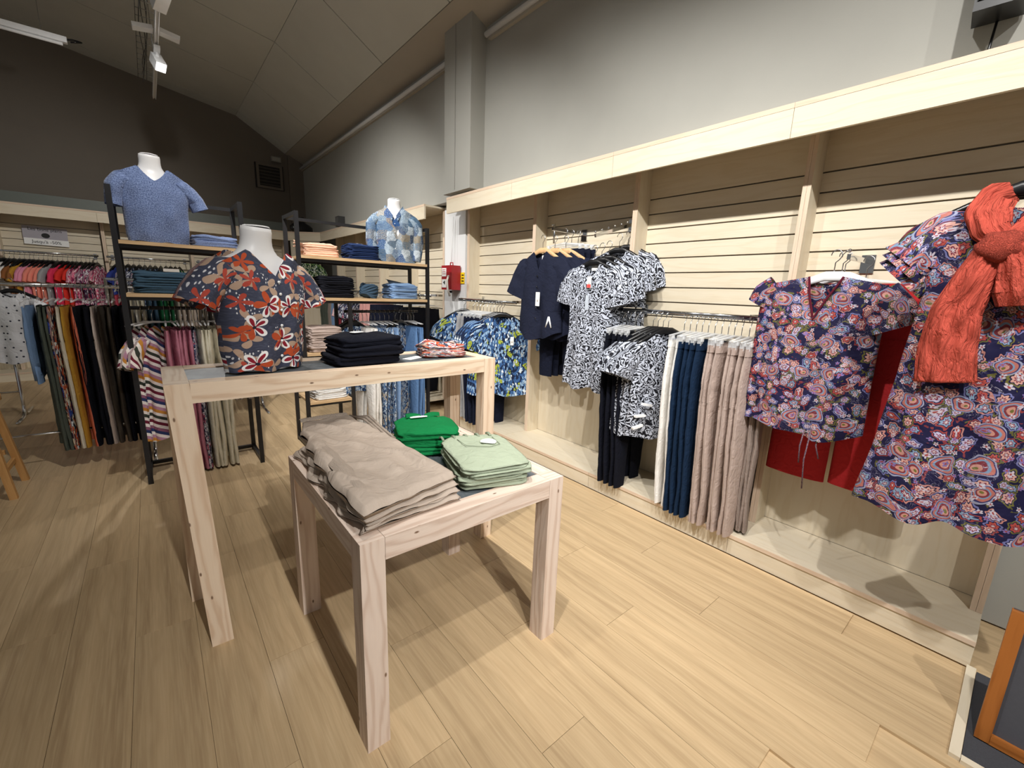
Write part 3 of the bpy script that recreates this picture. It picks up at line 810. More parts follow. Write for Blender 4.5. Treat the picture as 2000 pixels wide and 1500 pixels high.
# patchwork shirt on the right rack
B3 = (1.775, 3.87, 1.597)
bust(B3, -.40, 'white mannequin bust wearing the blue patchwork shirt')
ps = bust_top('patchwork_shirt', B3, -.40, .18, -.02, .475, [(-.05, -.195, .205, .10, .09), (.05, -.175, .185, .10, .09), (.20, -.168, .168, .11, .095), (.33, -.178, .178, .105, .095), (.42, -.180, .180, .08, .084), (.49, -.15, .15, .062, .066)],
              PATCH, 'blue patchwork print shirt with collar on a bust', 'shirt', .40, .11,
              [[(-.10, 0, .385, .045, .055), (-.155, -.004, .37, .055, .06), (-.195, -.01, .33, .052, .055), (-.205, -.02, .18, .048, .05), (-.185, -.03, .06, .042, .045), (-.175, -.03, .02, .038, .04)],
               [(.10, 0, .385, .045, .055), (.155, -.004, .37, .055, .06), (.195, -.01, .33, .052, .055), (.207, -.02, .18, .048, .05), (.195, -.03, .06, .042, .045), (.19, -.03, .02, .038, .04)]], 1., .02,
              hemf=lambda s: .008 - .045 * math.cos(s * 2.2) * .5 + .012 * math.sin(6 * s))
for s in (-1, 1):
    col = MB(); col.grid(6, 4, lambda a, b, s=s: (s * lerp(.012, .078, a) + s * .012 * b, -.055 - .045 * (1 - a) - .018 * b + .06 * a * a, lerp(.40, .50, a) - .05 * b * (1 - a * .4), a * .1, b * .06))
    col.build('collar', PATCH, ps, True)
buttons(ps, [(0, -.114, z) for z in (.33, .26, .19, .12)], WHITEPL, .004)
# black torso form standing on the corner header
t = empty('torso_form', (2.12, 8.32, 2.247), .3); tag(t, 'black torso form standing on top of the corner header', 'mannequin')
MB().rings([[(hw * math.cos(a), d * math.sin(a), z) for a in [2 * PI * j / 20 for j in range(20)]] for z, hw, d in ((0, .17, .08), (.03, .20, .09), (.09, .205, .085), (.13, .15, .07), (.155, .07, .06), (.18, .055, .055), (.235, .05, .05))], True, True).build('body', BLACKPL, t, True)
MB().tube([(0, 0, .235), (0, 0, .245)], .048, 16).build('neck_cap', BLACKPL, t, True)

# ---------------------------------------------------------------- folded stacks
def paper_on(o, mat, x, y, z, rz=.2, w=.05, h=.04, name='label_card'):
    n = 14; mb = MB(); mb.rings([[(w * math.cos(2 * PI * i / n), h * max(-.55, math.sin(2 * PI * i / n)), zz) for i in range(n)] for zz in (0, .0015)], True, True)
    c = mb.build(name, mat, o, loc=(x, y, z)); c.rotation_euler = (0, 0, rz); return c
G = 'folded garments on the tables and racks'
s_ = stack('folded_jumper', 3, (.735, 1.975, 1.032), .30, .24, .040, .08, BLACKT, 'black folded jersey', 'on the tall table', 'folded top', G, 3, .01, .006, jit=.012)
paper_on(s_[-1], PAPER, -.03, -.0, .055, .4, .035, .03, 'paper_tag')
tie = s_[-1]
s_ = stack('folded_blouse', 2, (1.17, 2.0, 1.032), .235, .20, .030, -.3, FLORAL, 'red floral folded blouse', 'on the tall table', 'folded blouse', G, 5, .02, .010, jit=.01)
tag(MB().box((0, 0, .001), (.12, .05, .002)).build('price_card', PAPER, loc=(1.0, 1.985, 1.026), rz=.5), 'small white card lying on the slate top beside the floral blouses', 'card')
MB().tube([(.06, 0, .003), (.09, .02, .006), (.12, .01, .02), (.11, -.02, .03)], .002, 5).build('string', GREYPAPER, bpy.data.objects['price_card'])
# low table
def sand_pile():
    for k in range(4):
        r = random.Random(40 + k); z0 = .697 + k * .019
        def fn(a, b, k=k, z0=z0):
            # a across, b from front hem to waistband
            xl = lerp(.375, .372, b) + .008 * math.sin(b * 9 + k) + (.16 * max(0, b - .55) + .012 * nz(b * 11, 7.) if k == 3 else .008 * k + .034 * nz(b * 7, k * 3.3))
            xr = lerp(.715, .655, b) - .02 * max(0, b - .45)
            return lerp(xl, xr, a), lerp(1.085, 1.97 if k == 3 else 1.80 - .02 * k, b) + .02 * (a - .5) * (k + 1)
        M, N = 44, 70; mb = MB(); h = .024 if k < 3 else .036
        def surf(top):
            def g(u, v):
                a, b = u, v; x, y = fn(a, b); ed = min(a, 1 - a, b * 1.6, (1 - b) * 1.6)
                rnd = 1 - max(0, 1 - ed / .035) ** 2.2
                zc = z0 + h * .5
                zz = zc + (1 if top else -1) * h * .5 * max(.0, rnd) ** .5
                if top:
                    zz += .006 * nz(x * 9 + k, y * 7, k) + .007 * nz(x * 20, y * 9, 3 + k) + (.010 * max(0, math.sin(x * 46 + y * 26 + 3 * nz(x * 6, y * 6))) ** 3 * (b > .15) * (b < .9) if k == 3 else 0) + .004 * math.exp(-((a - .05) / .09) ** 2) * math.sin(y * 40)
                    if k == 3: zz += .012 * math.exp(-((a - .12) / .12) ** 2) * (.5 + .5 * math.sin(b * 14)) * (b < .8)
                else: zz = max(zz, z0)
                bul = .004 * math.sin(b * 30 + k) * (1 - rnd)
                return x + bul, y, zz, x, y
            return g
        mb.grid(M, N, surf(True)); mb.grid(M, N, surf(False))
        o = mb.build('folded_trousers', SAND, None, True)
        tag(o, 'sand linen drawstring trousers, %s of the pile on the low table' % ['bottom one', 'third from the top', 'second from the top', 'topmost'][k], 'trousers', G)
        if k == 3:
            w_ = MB(); 
            w_.grid(60, 4, lambda a, b: (lerp(.445, .648, a), 1.945 + .045 * b + .012 * math.sin(a * 3), z0 + .032 + .010 * math.sin(b * PI) + .0025 * math.sin(a * 150) , a, b * .1))
            w_.build('waistband', SAND, o, True)
            for q in range(3):
                MB().tube([(.655 + .01 * q, 1.95 - .02 * q, z0 + .03), (.69 + .012 * q, 1.86, z0 + .03 + .006 * q), (.70 + .014 * q, 1.76, z0 + .012), (.715 + .010 * q, 1.66 - .03 * q, z0 - .02 + .006 * q), (.705 + .016 * q, 1.60, z0 - .040)], .006, 6).build('drawstring', SAND, o, True)
            fl = MB()
            fl.grid(10, 3, lambda a, b: (lerp(.385, .44, b) + .02 * a, lerp(1.15, 1.62, a), z0 + .036 + .014 * math.sin(b * PI) + .003 * math.sin(a * 20), a, b))
            fl.build('side_fold', SAND, o, True)
sand_pile()
s_ = stack('folded_polo', 3, (.865, 1.61, .697), .26, .235, .034, -.36, GREENK, 'emerald green folded polo', 'on the low table', 'polo shirt', G, 9, .006, .006)
for s in (-1, 1):
    cg = MB(); cg.grid(6, 3, lambda a, b, s=s: (s * lerp(.008, .075, a), .075 + .035 * b + .02 * math.sin(a * PI), .037 + .016 * math.sin(b * PI) + .006 * a, a, b))
    cg.build('collar', GREENK, s_[-1], True)
paper_on(s_[-1], PAPER, -.02, .075, .046, .1, .04, .014, 'neck_label')
s_ = stack('folded_trousers', 4, (.925, 1.265, .697), .26, .355, .0215, -.30, SAGE, 'sage green folded trousers', 'on the low table', 'trousers', G, 12, .014, .004, jit=.008)
paper_on(s_[-1], PAPER, .035, .035, .0345, -.6, .032, .032, 'label_card')
st = MB()
st.tube([(-.07, .11, .030), (-.06, .02, .034), (.02, -.02, .0345), (.07, .0, .0335), (.075, .10, .030)], .0012, 4)
st.build('pocket_seam', fabric('#95a08a'), s_[-1], True)
for q in range(5): MB().tube([(-.125 + .05 * q, .17, .022), (-.12 + .05 * q, .155, .028), (-.12 + .05 * q, .13, .024)], .005, 5).build('belt_loop', SAGE, s_[-1], True)
# left rack
stack('folded_jumper', 2, (.385, 3.83, 1.602), .27, .26, .036, .05, KNIT, 'heather blue folded knit', 'beside the knit bust', 'jumper', G, 15, .004, .007)
s_ = stack('folded_trousers', 4, (.085, 3.83, 1.282), .33, .27, .034, .0, TEALF, 'dusty teal folded trousers', 'on the left rack', 'trousers', G, 18, .008, .006)
MB().box((0, 0, 0), (.085, .002, .032)).build('size_label', GREYPAPER, s_[-1], loc=(.04, -.11, .05)).rotation_euler = (-.9, 0, 0)
# right rack, upper shelf
s_ = stack('folded_scarf', 3, (1.10, 3.84, 1.597), .265, .22, .033, -.05, PEACH, 'peach fringed folded scarf', 'on the right rack', 'scarf', G, 21, .004, .004)
fr = MB()
for q in range(9): fr.tube([(-.13, -.08 + .02 * q, .02), (-.155 - .008 * math.sin(q * 2.1), -.083 + .02 * q, .024 + .018 * math.sin(q * 1.3)), (-.172, -.086 + .02 * q, .03 + .024 * math.sin(q * 1.3))], .005, 5)
fr.build('fringe', PEACH, s_[-1], True)
s_ = stack('folded_tshirt', 4, (1.435, 3.83, 1.597), .265, .23, .030, .04, DKNAVY, 'deep navy folded top', 'on the right rack', 'folded top', G, 24, .014, .006)
paper_on(s_[-1], PAPER, -.02, -.02, .043, .2, .035, .025, 'paper_tag')
# right rack, middle shelf
stack('folded_trousers', 5, (1.19, 3.83, 1.277), .30, .25, .034, .03, BLACK, 'black folded trousers', 'on the right rack', 'trousers', G, 27, .016, .007, taper=.0)
s_ = stack('folded_jeans', 6, (1.80, 3.83, 1.277), .27, .24, .022, -.03, LDENIM, 'light blue folded jeans', 'on the right rack', 'jeans', G, 30, .02, .005)
MB().grid(10, 4, lambda a, b: (lerp(-.11, .07, a), -.02 + .09 * b, .030 + .03 * (1 - a) * math.sin(b * 2) + .006 * b, a, b)).build('waistband', fabric('#4c5c70'), s_[-1], True)
paper_on(s_[-1], GREYPAPER, .02, -.0, .036, .1, .03, .02, 'leather_patch')
# rolled gauze scarf
sc = MB(); sc.ball((0, 0, .062), (.075, .075, .062), 22)
for q in range(6):
    sc.tube([(.072 * math.cos(a) * math.cos(q * .25 - .6), .072 * math.sin(a), .062 + .055 * math.sin(a) * math.sin(q * .5 - 1.2) + .028 * math.cos(a) * math.sin(q * .9)) for a in [2 * PI * i / 20 for i in range(20)]], .011, 6, closed=True)
tag(sc.build('rolled_scarf', SLATEBLUE, None, True, loc=(1.49, 3.80, 1.277)), 'slate blue scarf rolled into a ball on the middle shelf', 'scarf')
# lower shelves of the right rack
s_ = stack('folded_trousers', 7, (1.085, 3.84, .832), .27, .26, .029, .05, BEIGE, 'rose beige folded trousers', 'on the right rack', 'trousers', G, 33, .012, .004)
paper_on(s_[-1], GREYPAPER, .0, -.03, .041, .1, .03, .02, 'leather_patch')
stack('folded_trousers', 4, (1.10, 3.84, .427), .27, .25, .028, .08, WHITEF, 'white folded trousers', 'on the right rack', 'trousers', G, 36, .016, .004)

# ---------------------------------------------------------------- wall rails and hanging clothes
def wall_rail(loc, rz, L, depth, label):
    """rail along local x, fixed to the slats at local y = depth"""
    t = empty('hanging_rail', loc, rz); tag(t, label, 'clothes rail', 'chrome hanging rails on the slatwalls')
    MB().rings([[(x, .008 * math.cos(a), .014 * math.sin(a)) for a in [2 * PI * i / 12 for i in range(12)]] for x in (-.02, L + .02)], True, True).build('bar', CHROME, t, True)
    for x in (.03, L - .03):
        b = MB().box((x, depth / 2, .006), (.008, depth, .022)).build('bracket', CHROME, t)
        MB().box((x, depth - .006, .0), (.034, .012, .075)).build('wall_plate', CHROME, b)
    return t
RZ = 1.283
wall_rail((2.42, 1.805, RZ), R90, .87, .275, 'chrome wall rail holding the navy and beige trousers')
wall_rail((2.42, 3.77, RZ), R90, .87, .275, 'chrome wall rail holding the blue leaf print tops')
T_HI = [trousers_mesh(.40, 1.02, .017, .55, k * 2.3, True) for k in range(3)]
T_SLIM = [trousers_mesh(.40, 1.0, .016, .5, k * 2.9 + 1, True) for k in range(2)]
T_FAR = [trousers_mesh(.40, .98, .017, .6, k * 2.3, False) for k in range(3)]
T_SHORT = [trousers_mesh(.40, .52, .018, .85, k * 1.7, False) for k in range(2)]
BAND = band_mesh(.40, .017)
TOP_HI = [top_mesh(.215, .66, .028, .17, .075, .12, 1., True, seed=k * 2.) for k in range(3)]
TOP_FAR = [top_mesh(.21, .62, .022, .17, .07, .10, 1.5, False, seed=k * 2.) for k in range(3)]
DRESS_FAR = [top_mesh(.20, 1.0, .022, .14, .06, .10, 1.5, False, flare=1.3, seed=k * 2.) for k in range(2)]
for m in T_HI + T_SLIM + T_FAR + T_SHORT + [BAND] + TOP_HI + TOP_FAR + DRESS_FAR: m.materials.append(WHITEF)

def hang(name, me, mat, loc, rz, label, cat, group, kind='clip_hanger', hl=None, simple=True, band=None, dz=0, near=False):
    o = put(name, me, mat, None, loc=(loc[0], loc[1], loc[2] + dz), rz=rz); tag(o, label, cat, group)
    if band: put('waistband', BAND, band, o)
    if hl: hanger(kind, loc, rz, hl, 'hangers on the rails', simple)
    return o
def row(items, start, step, rz, z, where, group, frm='left'):
    """items (count, name, meshes, material, words, category, hanger kind, near); laid out from start in steps"""
    x, y = start; r = random.Random(int(abs(x * 100 + y * 37)))
    for (n, name, ms, mat, words, cat, kind, near) in items:
        for k in range(n):
            a = rz + r.uniform(-.10, .10)
            wh = ('%s, %s from the %s %s' % (words, ORD[k] if n > 1 else 'hanging', frm, where)) if n > 1 else '%s %s' % (words, where)
            kindw = {'clip_hanger': 'clear hanger', 'black_hanger': 'black hanger', 'white_hanger': 'white hanger', 'wooden_hanger': 'beech hanger'}[kind]
            hl = '%s of the %s%s %s' % (kindw, (ORD[k] + ' ') if n > 1 else '', words, where)
            hang(name, ms[k % len(ms)], mat, (x, y, z), a, wh, cat, group, kind, hl, not near, mat if near and ms in (T_HI, T_SLIM) else None)
            f = r.uniform(.85, 1.15); x += step[0] * f; y += step[1] * f

wr_ = 'on the near chrome wall rail'
row([(4, 'trousers', T_HI, BLACKT, 'black wide trousers', 'trousers', 'clip_hanger', True)], (2.42, 1.765), (0, -.052), .05, RZ, wr_, 'trousers on the near wall rail')
row([(2, 'trousers', T_SLIM, WHITEF, 'white slim trousers', 'trousers', 'clip_hanger', True),
     (4, 'trousers', T_HI, DENIM, 'dark navy jeans', 'trousers', 'clip_hanger', True),
     (7, 'trousers', T_HI, BEIGE, 'rose beige trousers', 'trousers', 'clip_hanger', True)], (2.42, 1.325), (0, -.034), .06, RZ, wr_, 'trousers on the near wall rail')
row([(3, 'trousers', T_SLIM, TAUPE, 'taupe trousers', 'trousers', 'clip_hanger', True)], (2.50, .905), (0, -.018), .25, RZ - .0, wr_, 'trousers on the near wall rail')
# swirl tops turned towards the aisle
for k in range(4):
    o = hang('swirl_blouse', TOP_HI[k % 3], SWIRL, (2.42 - .0, 1.535 - .035 * k, RZ), -.62 + .05 * k, 'black and white swirl print top, %s from the navy jeans on the near wall rail' % ORD[3 - k], 'top', 'swirl tops on the near wall rail', 'black_hanger',
             'black plastic hanger holding the %s swirl top from the navy jeans' % ORD[3 - k], False)
    if k == 3:
        price_tag(o, .10, -.045, -.42, .028, .10)
        for j, (xx, zz) in enumerate(((-.12, -.56), (-.16, -.63), (-.17, -.70))):
            tg_ = MB().box((0, 0, 0), (.075, .02, .014)).build('security_tag', WHITEPL, o, bevel=.004, loc=(xx, -.05, zz)); tg_.rotation_euler = (0, .2 - .2 * j, .2)
# second rail: leaf print tops and trousers
w2 = 'on the wall rail by the column'
hang('leaf_blouse', TOP_HI[0], TROPIC, (2.40, 3.66, RZ), -.75, 'blue and yellow leaf print top hanging beside the red alarm box', 'top', 'leaf print tops', 'black_hanger', 'black plastic hanger holding the leaf print top by the alarm box', False)
LEAF = top_mesh(.25, .72, .032, .20, .09, .10, 1.6, True, seed=3., fold=.018); LEAF.materials.append(TROPIC)
row([(2, 'trousers', T_SLIM, GREYF, 'grey trousers', 'trousers', 'clip_hanger', True), (5, 'trousers', T_HI, NAVYT, 'navy trousers', 'trousers', 'clip_hanger', True)], (2.42, 3.53), (0, -.055), .04, RZ, w2, 'trousers on the wall rail by the column')
for k in range(3):
    o = hang('leaf_blouse', LEAF, TROPIC, (2.40, 3.12 - .04 * k, RZ), -.70 + .04 * k, 'blue and yellow leaf print top, %s from the navy blouse' % ORD[2 - k], 'top', 'leaf print tops', 'black_hanger', 'black plastic hanger holding the %s leaf print top from the navy blouse' % ORD[2 - k], False)
    if k == 2: price_tag(o, .09, -.045, -.30, .03, .075)

# ---- arms and face-out garments
def arm(loc, L, drop, label, balls=0):
    t = empty('display_hook', loc, R90); tag(t, label, 'display arm', 'chrome display arms on the slatwalls')
    MB().box((0, -.006, 0), (.055, .012, .085)).build('wall_plate', CHROME, t, bevel=.002)
    MB().box((0, -L / 2, -drop / 2 + .01), (.014, math.hypot(L, drop), .022), rx=math.atan2(drop, L)).build('bar', CHROME, t)
    n = balls or 1
    me = MB().ball((0, 0, 0), .008, 10).mesh('stop_ball', True); me.materials.append(CHROME)
    for k in range(n):
        f = (k + 1) / n; put('stop_ball', me, None, t, loc=(0, -L * f, -drop * f + .035))
    return t
def face(name, mb, mat, loc, rz, label, cat, group=None):
    o = mb.build(name, mat, None, True, loc=loc, rz=rz); return tag(o, label, cat, group)

# navy set
arm((2.70, 2.40, 1.83), .36, 0., 'straight chrome arm carrying the navy trousers and blouses')
MB().tube([(0, -.34, .05), (0, -.34, -.09)], .007, 8).build('front_post', CHROME, bpy.data.objects['display_hook'], True)
NT_ = [trousers_mesh(.42, 1.0, .026, .62, 4 + k, True, -.15, .012) for k in range(2)]
for m in NT_: m.materials.append(NAVYT)
for k in range(3):
    hang('trousers', NT_[k % 2], NAVYT, (2.62 - .065 * k, 2.395 + .008 * k, 1.855), R90 + .06 * (k - 1), 'navy trousers, %s from the slatwall on the straight chrome arm' % ORD[k], 'trousers', 'navy trousers on the chrome arm', 'clip_hanger',
         'clear clip hanger holding the %s navy trousers from the slatwall' % ORD[k], False, NAVYT)
price_tag(bpy.data.objects['trousers.%03d' % 0] if 'trousers.000' in bpy.data.objects else [o for o in bpy.data.objects if o.get('label', '').startswith('navy trousers, third')][0], .02, -.035, -.16, .04, .10)
def navy_blouse(x, y, rz, label, seed, ttag):
    mb = MB(); hw = .20
    prof = [(-.80, -.225, .225, .035, .03), (-.5, -.21, .21, .04, .03), (-.27, -.20, .20, .04, .03), (-.12, -.175, .175, .03, .028)]
    shell(mb, prof, lambda s: -.755 - .035 * math.cos(2.4 * s + .3) + .01 * math.sin(7 * s + seed), neck(.34, -.115, -.205, .135, .9), neck(.34, -.115, -.205, .02, 2), 64, 34, .6, .022, 6, seed, seed)
    for s in (-1, 1): limb(mb, [(s * .11, 0, -.205, .05, .028), (s * .18, 0, -.235, .08, .03), (s * .232, -.004, -.32, .094, .032), (s * .275, -.008, -.45, .105, .036)], 24, 8, .006, seed + s)
    o = face('navy_blouse', mb, NAVY, (x, y, 1.80), rz, label, 'blouse', 'navy blouses on beech hangers')
    buttons(o, [(.0, -.046, z) for z in (-.30, -.38, -.46, -.54, -.62)], BLACKPL, .006)
    if ttag:
        price_tag(o, .02, -.052, -.42, .042, .105)
        MB().box((0, 0, 0), (.035, .002, .045)).build('neck_label', PAPER, o, loc=(.0, .016, -.165))
        for s in (-1, 1): MB().tube([(.145, -.05, -.60), (.145 + s * .028, -.05, -.68)], [.008, .005], 6).build('security_tag', WHITEPL, o, True)
    hanger('wooden_hanger', (x, y, 1.80), rz, 'beech hanger inside the %s' % label, 'hangers on the rails')
navy_blouse(2.345, 2.50, R90 + .05, 'navy crinkle blouse in front with a white price tag', 1., True)
navy_blouse(2.405, 2.43, R90 + .12, 'navy crinkle blouse in the middle of three', 2., False)
navy_blouse(2.46, 2.37, R90 + .2, 'navy crinkle blouse behind the two others', 3., False)
# swirl dresses on the sloping arm
arm((2.70, 1.955, 1.865), .40, .12, 'sloping chrome arm with stop balls carrying the swirl dresses', 6)
def swirl_dress(i, x, y, z, rz, L, label, ttag):
    mb = MB(); hw = .175
    prof = [(-.10 - L, -.20, .20, .05, .035), (-.6, -.165, .165, .05, .035), (-.28, -.17, .17, .045, .03), (-.12, -.16, .16, .03, .028)]
    shell(mb, prof, lambda s: -.10 - L + .014 * math.sin(6 * s + i), neck(.40, -.115, -.185, .075, 2), neck(.40, -.115, -.185, .02, 2), 64, 36, .65, .018, 7, i, i)
    for s in (-1, 1): limb(mb, [(s * .10, 0, -.185, .045, .028), (s * .155, 0, -.205, .066, .03), (s * .192, -.004, -.28, .078, .034), (s * .215, -.006, -.385, .08, .036)], 22, 7, .006, i + s)
    o = face('swirl_dress', mb, SWIRL, (x, y, z), rz, label, 'dress', 'swirl print dresses on the sloping arm')
    if ttag:
        price_tag(o, .01, -.056, -.20, .034, .075)
        MB().box((0, 0, 0), (.030, .0018, .022)).build('red_sticker', REDINK, o, loc=(.01, -.0575, -.262))
        MB().grid(4, 8, lambda a, b: (-.012 + .028 * a, -.054, -.32 - .10 * b, a, b)).build('placket', fabric('#c9d2de'), o, True)
        MB().box((0, 0, 0), (.05, .002, .028)).build('neck_label', PAPER, o, loc=(.0, .014, -.145))
    hanger('black_hanger', (x, y, z), rz, 'black plastic hanger inside the %s' % label, 'hangers on the rails')
for i in range(5):
    f = [.98, .82, .66, .42, .2][i]
    swirl_dress(i, 2.70 - .40 * f, 1.955 - .008 * i, 1.865 - .12 * f + .005 - (.06 if i < 3 else .03), R90 + .10 + .05 * i, .86 if i < 3 else .80,
                ['frontmost swirl print dress with a red and white price tag', 'swirl print dress second from the front', 'swirl print dress in the middle of the five', 'swirl print dress second from the slatwall', 'swirl print dress closest to the slatwall'][i], i == 0)

# paisley top with brick red trousers behind
arm((2.70, .575, 1.565), .34, 0., 'short chrome arm carrying the paisley top')
RT = trousers_mesh(.50, .97, .032, 1.06, 6., True, -.12, .012); RT.materials.append(REDF)
o = hang('trousers', RT, REDF, (2.52, .535, 1.585), R90, 'brick red wide trousers hanging behind the paisley top', 'trousers', None, 'clip_hanger', 'clear clip hanger holding the brick red trousers', False)
MB().rings([[(.225 * math.cos(a), .033 * math.sin(a) + .004 * math.sin(14 * a), z) for a in [2 * PI * i / 44 for i in range(44)]] for z in (-.118, -.15)]).build('waistband', REDF, o, True)
mb = MB()
prof = [(.70, -.255, .20, .07, .05), (.80, -.26, .215, .075, .05), (1.05, -.262, .21, .075, .045), (1.25, -.268, .21, .065, .04), (1.38, -.262, .215, .045, .035), (1.49, -.22, .20, .03, .03)]
shell(mb, prof, lambda s: .79 - .045 * max(0, 1 - abs(s - .35) / .5) + .05 * max(0, s - .55) + .01 * math.sin(6 * s), neck(.30, 1.487, 1.455, .19, .85, 1.), neck(.30, 1.487, 1.455, .03, 2, 1.), 90, 60, .6, .020, 7., .4, 1., .007)
limb(mb, [(-.205, 0, 1.44, .06, .035), (-.25, -.002, 1.41, .055, .04), (-.275, -.004, 1.36, .05, .045)], 22, 6, .005, 1.)
limb(mb, [(.17, 0, 1.42, .075, .035), (.225, -.01, 1.345, .085, .045), (.255, -.02, 1.28, .088, .055)], 26, 8, .006, 2.)
po = face('paisley_blouse', mb, PAISLEY, (2.33, .62, 0), R90 + .08, 'navy paisley cap-sleeve top with a V neck on a white hanger', 'top')
for k, (ox, l) in enumerate(((.02, .16), (.045, .28), (.08, .12))): MB().tube([(ox, -.07, .80), (ox - .006, -.075, .80 - l * .5), (ox + .006 * k, -.072, .80 - l)], .003, 5).build('tie_cord', PAISLEY, po, True)
bd = MB(); n1 = neck(.30, 1.487, 1.455, .19, .85, 1.)
def nbp(s):
    z = n1(s); uL, uR, df, db = table(prof, z); return ((uL + uR) / 2 + s * (uR - uL) / 2, -df * abs(math.sin(math.acos(max(-1, min(1, -s))))) ** .6 - .004, z)
bd.tube([nbp(-.30 + .6 * k / 24) for k in range(25)], .0045, 6)
bd.build('neck_binding', fabric('#5c1c2c'), po, True)
hanger('white_hanger', (2.345, .615, 1.60), R90 + .08, 'white plastic hanger inside the paisley cap-sleeve top', 'hangers on the rails')
for k in range(2): hanger('white_hanger', (2.40 + .04 * k, .60, 1.60), R90 - .1, 'empty white hanger behind the paisley top, %s from it' % ORD[k], 'hangers on the rails')
# big paisley dress with coral scarf
arm((2.70, .085, 1.845), .62, 0., 'long chrome arm carrying the paisley dress')
mb = MB()
prof = [(.60, -.26, .25, .10, .06), (.90, -.225, .22, .09, .06), (1.15, -.205, .20, .085, .055), (1.40, -.19, .19, .08, .05), (1.58, -.20, .20, .06, .045), (1.70, -.17, .17, .04, .035)]
shell(mb, prof, lambda s: .645 + .012 * math.sin(7 * s + 1) + .012 * s, neck(.36, 1.705, 1.655, .12, .9, 1.1), neck(.36, 1.705, 1.655, .02, 2, 1.1), 100, 70, .65, .026, 7.5, 2., 4., .007)
for s in (-1, 1):
    limb(mb, [(s * .11, 0, 1.635, .045, .035), (s * .165, 0, 1.625, .06, .045), (s * .208, -.006, 1.585, .068, .05), (s * .235, -.012, 1.525, .07, .055)], 26, 8, .006, s * 2.)
    for q in range(3): limb(mb, [(s * .220, -.010, 1.555 - .028 * q, .062 + .004 * q, .050), (s * (.250 + .004 * q), -.016, 1.520 - .030 * q, .080 + .003 * q, .064)], 44, 4, .010, s * 3. + q, fk=11)
do = face('paisley_dress', mb, PAISLEY, (2.09, .085, 0), R90 + .10, 'long navy paisley dress with frilled sleeves at the right edge', 'dress')
for k in range(3): hanger('black_hanger', (2.105 + .045 * k, .08, 1.85), R90 + .1, 'black plastic hanger above the coral scarf, %s from the front' % ORD[k], 'hangers on the rails')
mb = MB()
def gauze(rows, seed, n=84): limb(mb, rows, n, 12, .006, seed, True, fk=9, ridge=.10)
gauze([(-.035, .03, 1.735, .03, .02), (-.070, -.02, 1.715, .042, .03), (-.085, -.075, 1.665, .045, .03), (-.070, -.10, 1.61, .040, .03), (-.045, -.11, 1.575, .03, .03)], 1.)
gauze([(.075, .03, 1.735, .03, .02), (.085, -.03, 1.705, .042, .03), (.055, -.085, 1.65, .045, .03), (.015, -.105, 1.60, .040, .03), (-.02, -.115, 1.57, .03, .03)], 2.)
gauze([(-.05, -.12, 1.555, .035, .03), (-.075, -.125, 1.47, .045, .03), (-.10, -.12, 1.36, .055, .028), (-.10, -.115, 1.24, .062, .025), (-.085, -.115, 1.135, .065, .022)], 3.)
gauze([(-.01, -.125, 1.555, .035, .032), (.015, -.13, 1.49, .055, .034), (.03, -.128, 1.43, .062, .03), (.035, -.125, 1.385, .05, .02)], 4.)
kb = MB(); kb.ball((0, 0, 0), (.052, .04, .046), 26)
for v in kb.v:
    f = 1 + .10 * math.sin(v.x * 90 + v.z * 120) + .06 * nz(v.x * 40, v.y * 40, v.z * 40); v.x *= f; v.z *= f
sf = face('coral_scarf', mb, CORAL, (2.09, .085, 0), R90 + .10, 'coral crinkled scarf knotted around the neck of the paisley dress', 'scarf')
kb.build('knot', CORAL, sf, True, loc=(-.04, -.135, 1.555))

# ---------------------------------------------------------------- clothes on the racks
ZB = 1.18
lr = 'on the left black rack'
def rackrow(items, start, step, z, where, group): row(items, start, step, PI / 2, z, where, group)
SB = [top_mesh(.17, .78, .03, .16, .06, .10, 1.2, True, z0=-.13, seed=k * 1.3, fold=.02) for k in range(2)]
for m in SB: m.materials.append(STRIPE)
row([(2, 'striped_blouse', SB, STRIPE, 'multicolour striped blouse', 'blouse', 'clip_hanger', False)], (-.055, 3.845), (.045, 0), 1.05, ZB + .01, lr, 'clothes on the left black rack')
rackrow([(5, 'trousers', T_HI, PINKT, 'dusty pink trousers', 'trousers', 'clip_hanger', False), (1, 'trousers', T_HI, NAVYFLORAL, 'dark floral trousers', 'trousers', 'clip_hanger', False),
         (5, 'trousers', T_HI, CREAM, 'off-white trousers', 'trousers', 'clip_hanger', False), (4, 'shorts', T_SHORT, TAUPE, 'taupe shorts', 'shorts', 'clip_hanger', False)], (.06, 3.845), (.031, 0), ZB + .01, lr, 'clothes on the left black rack')
rr_ = 'on the right black rack'
row([(2, 'blue_blouse', TOP_FAR, BLUEFLORAL, 'blue floral blouse', 'blouse', 'black_hanger', False)], (1.33, 3.885), (.05, 0), .4, 1.165, rr_, 'clothes on the right black rack')
rackrow([(3, 'trousers', T_HI, WHITEF, 'white trousers', 'trousers', 'clip_hanger', False), (3, 'trousers', T_HI, BLUEFLORAL, 'blue floral trousers', 'trousers', 'clip_hanger', False),
         (1, 'trousers', T_HI, LDENIM, 'light blue trousers', 'trousers', 'clip_hanger', False)], (1.46, 3.885), (.042, 0), 1.165, rr_, 'clothes on the right black rack')
row([(2, 'blue_dress', DRESS_FAR, BLUEFLORAL, 'blue floral dress', 'dress', 'black_hanger', False)], (1.77, 3.885), (.05, 0), .6, 1.165, rr_, 'clothes on the right black rack')
rackrow([(3, 'trousers', T_HI, fabric('#5a7ba6', 'mid blue cotton'), 'mid blue trousers', 'trousers', 'clip_hanger', False)], (1.90, 3.885), (.034, 0), 1.165, rr_, 'clothes on the right black rack')

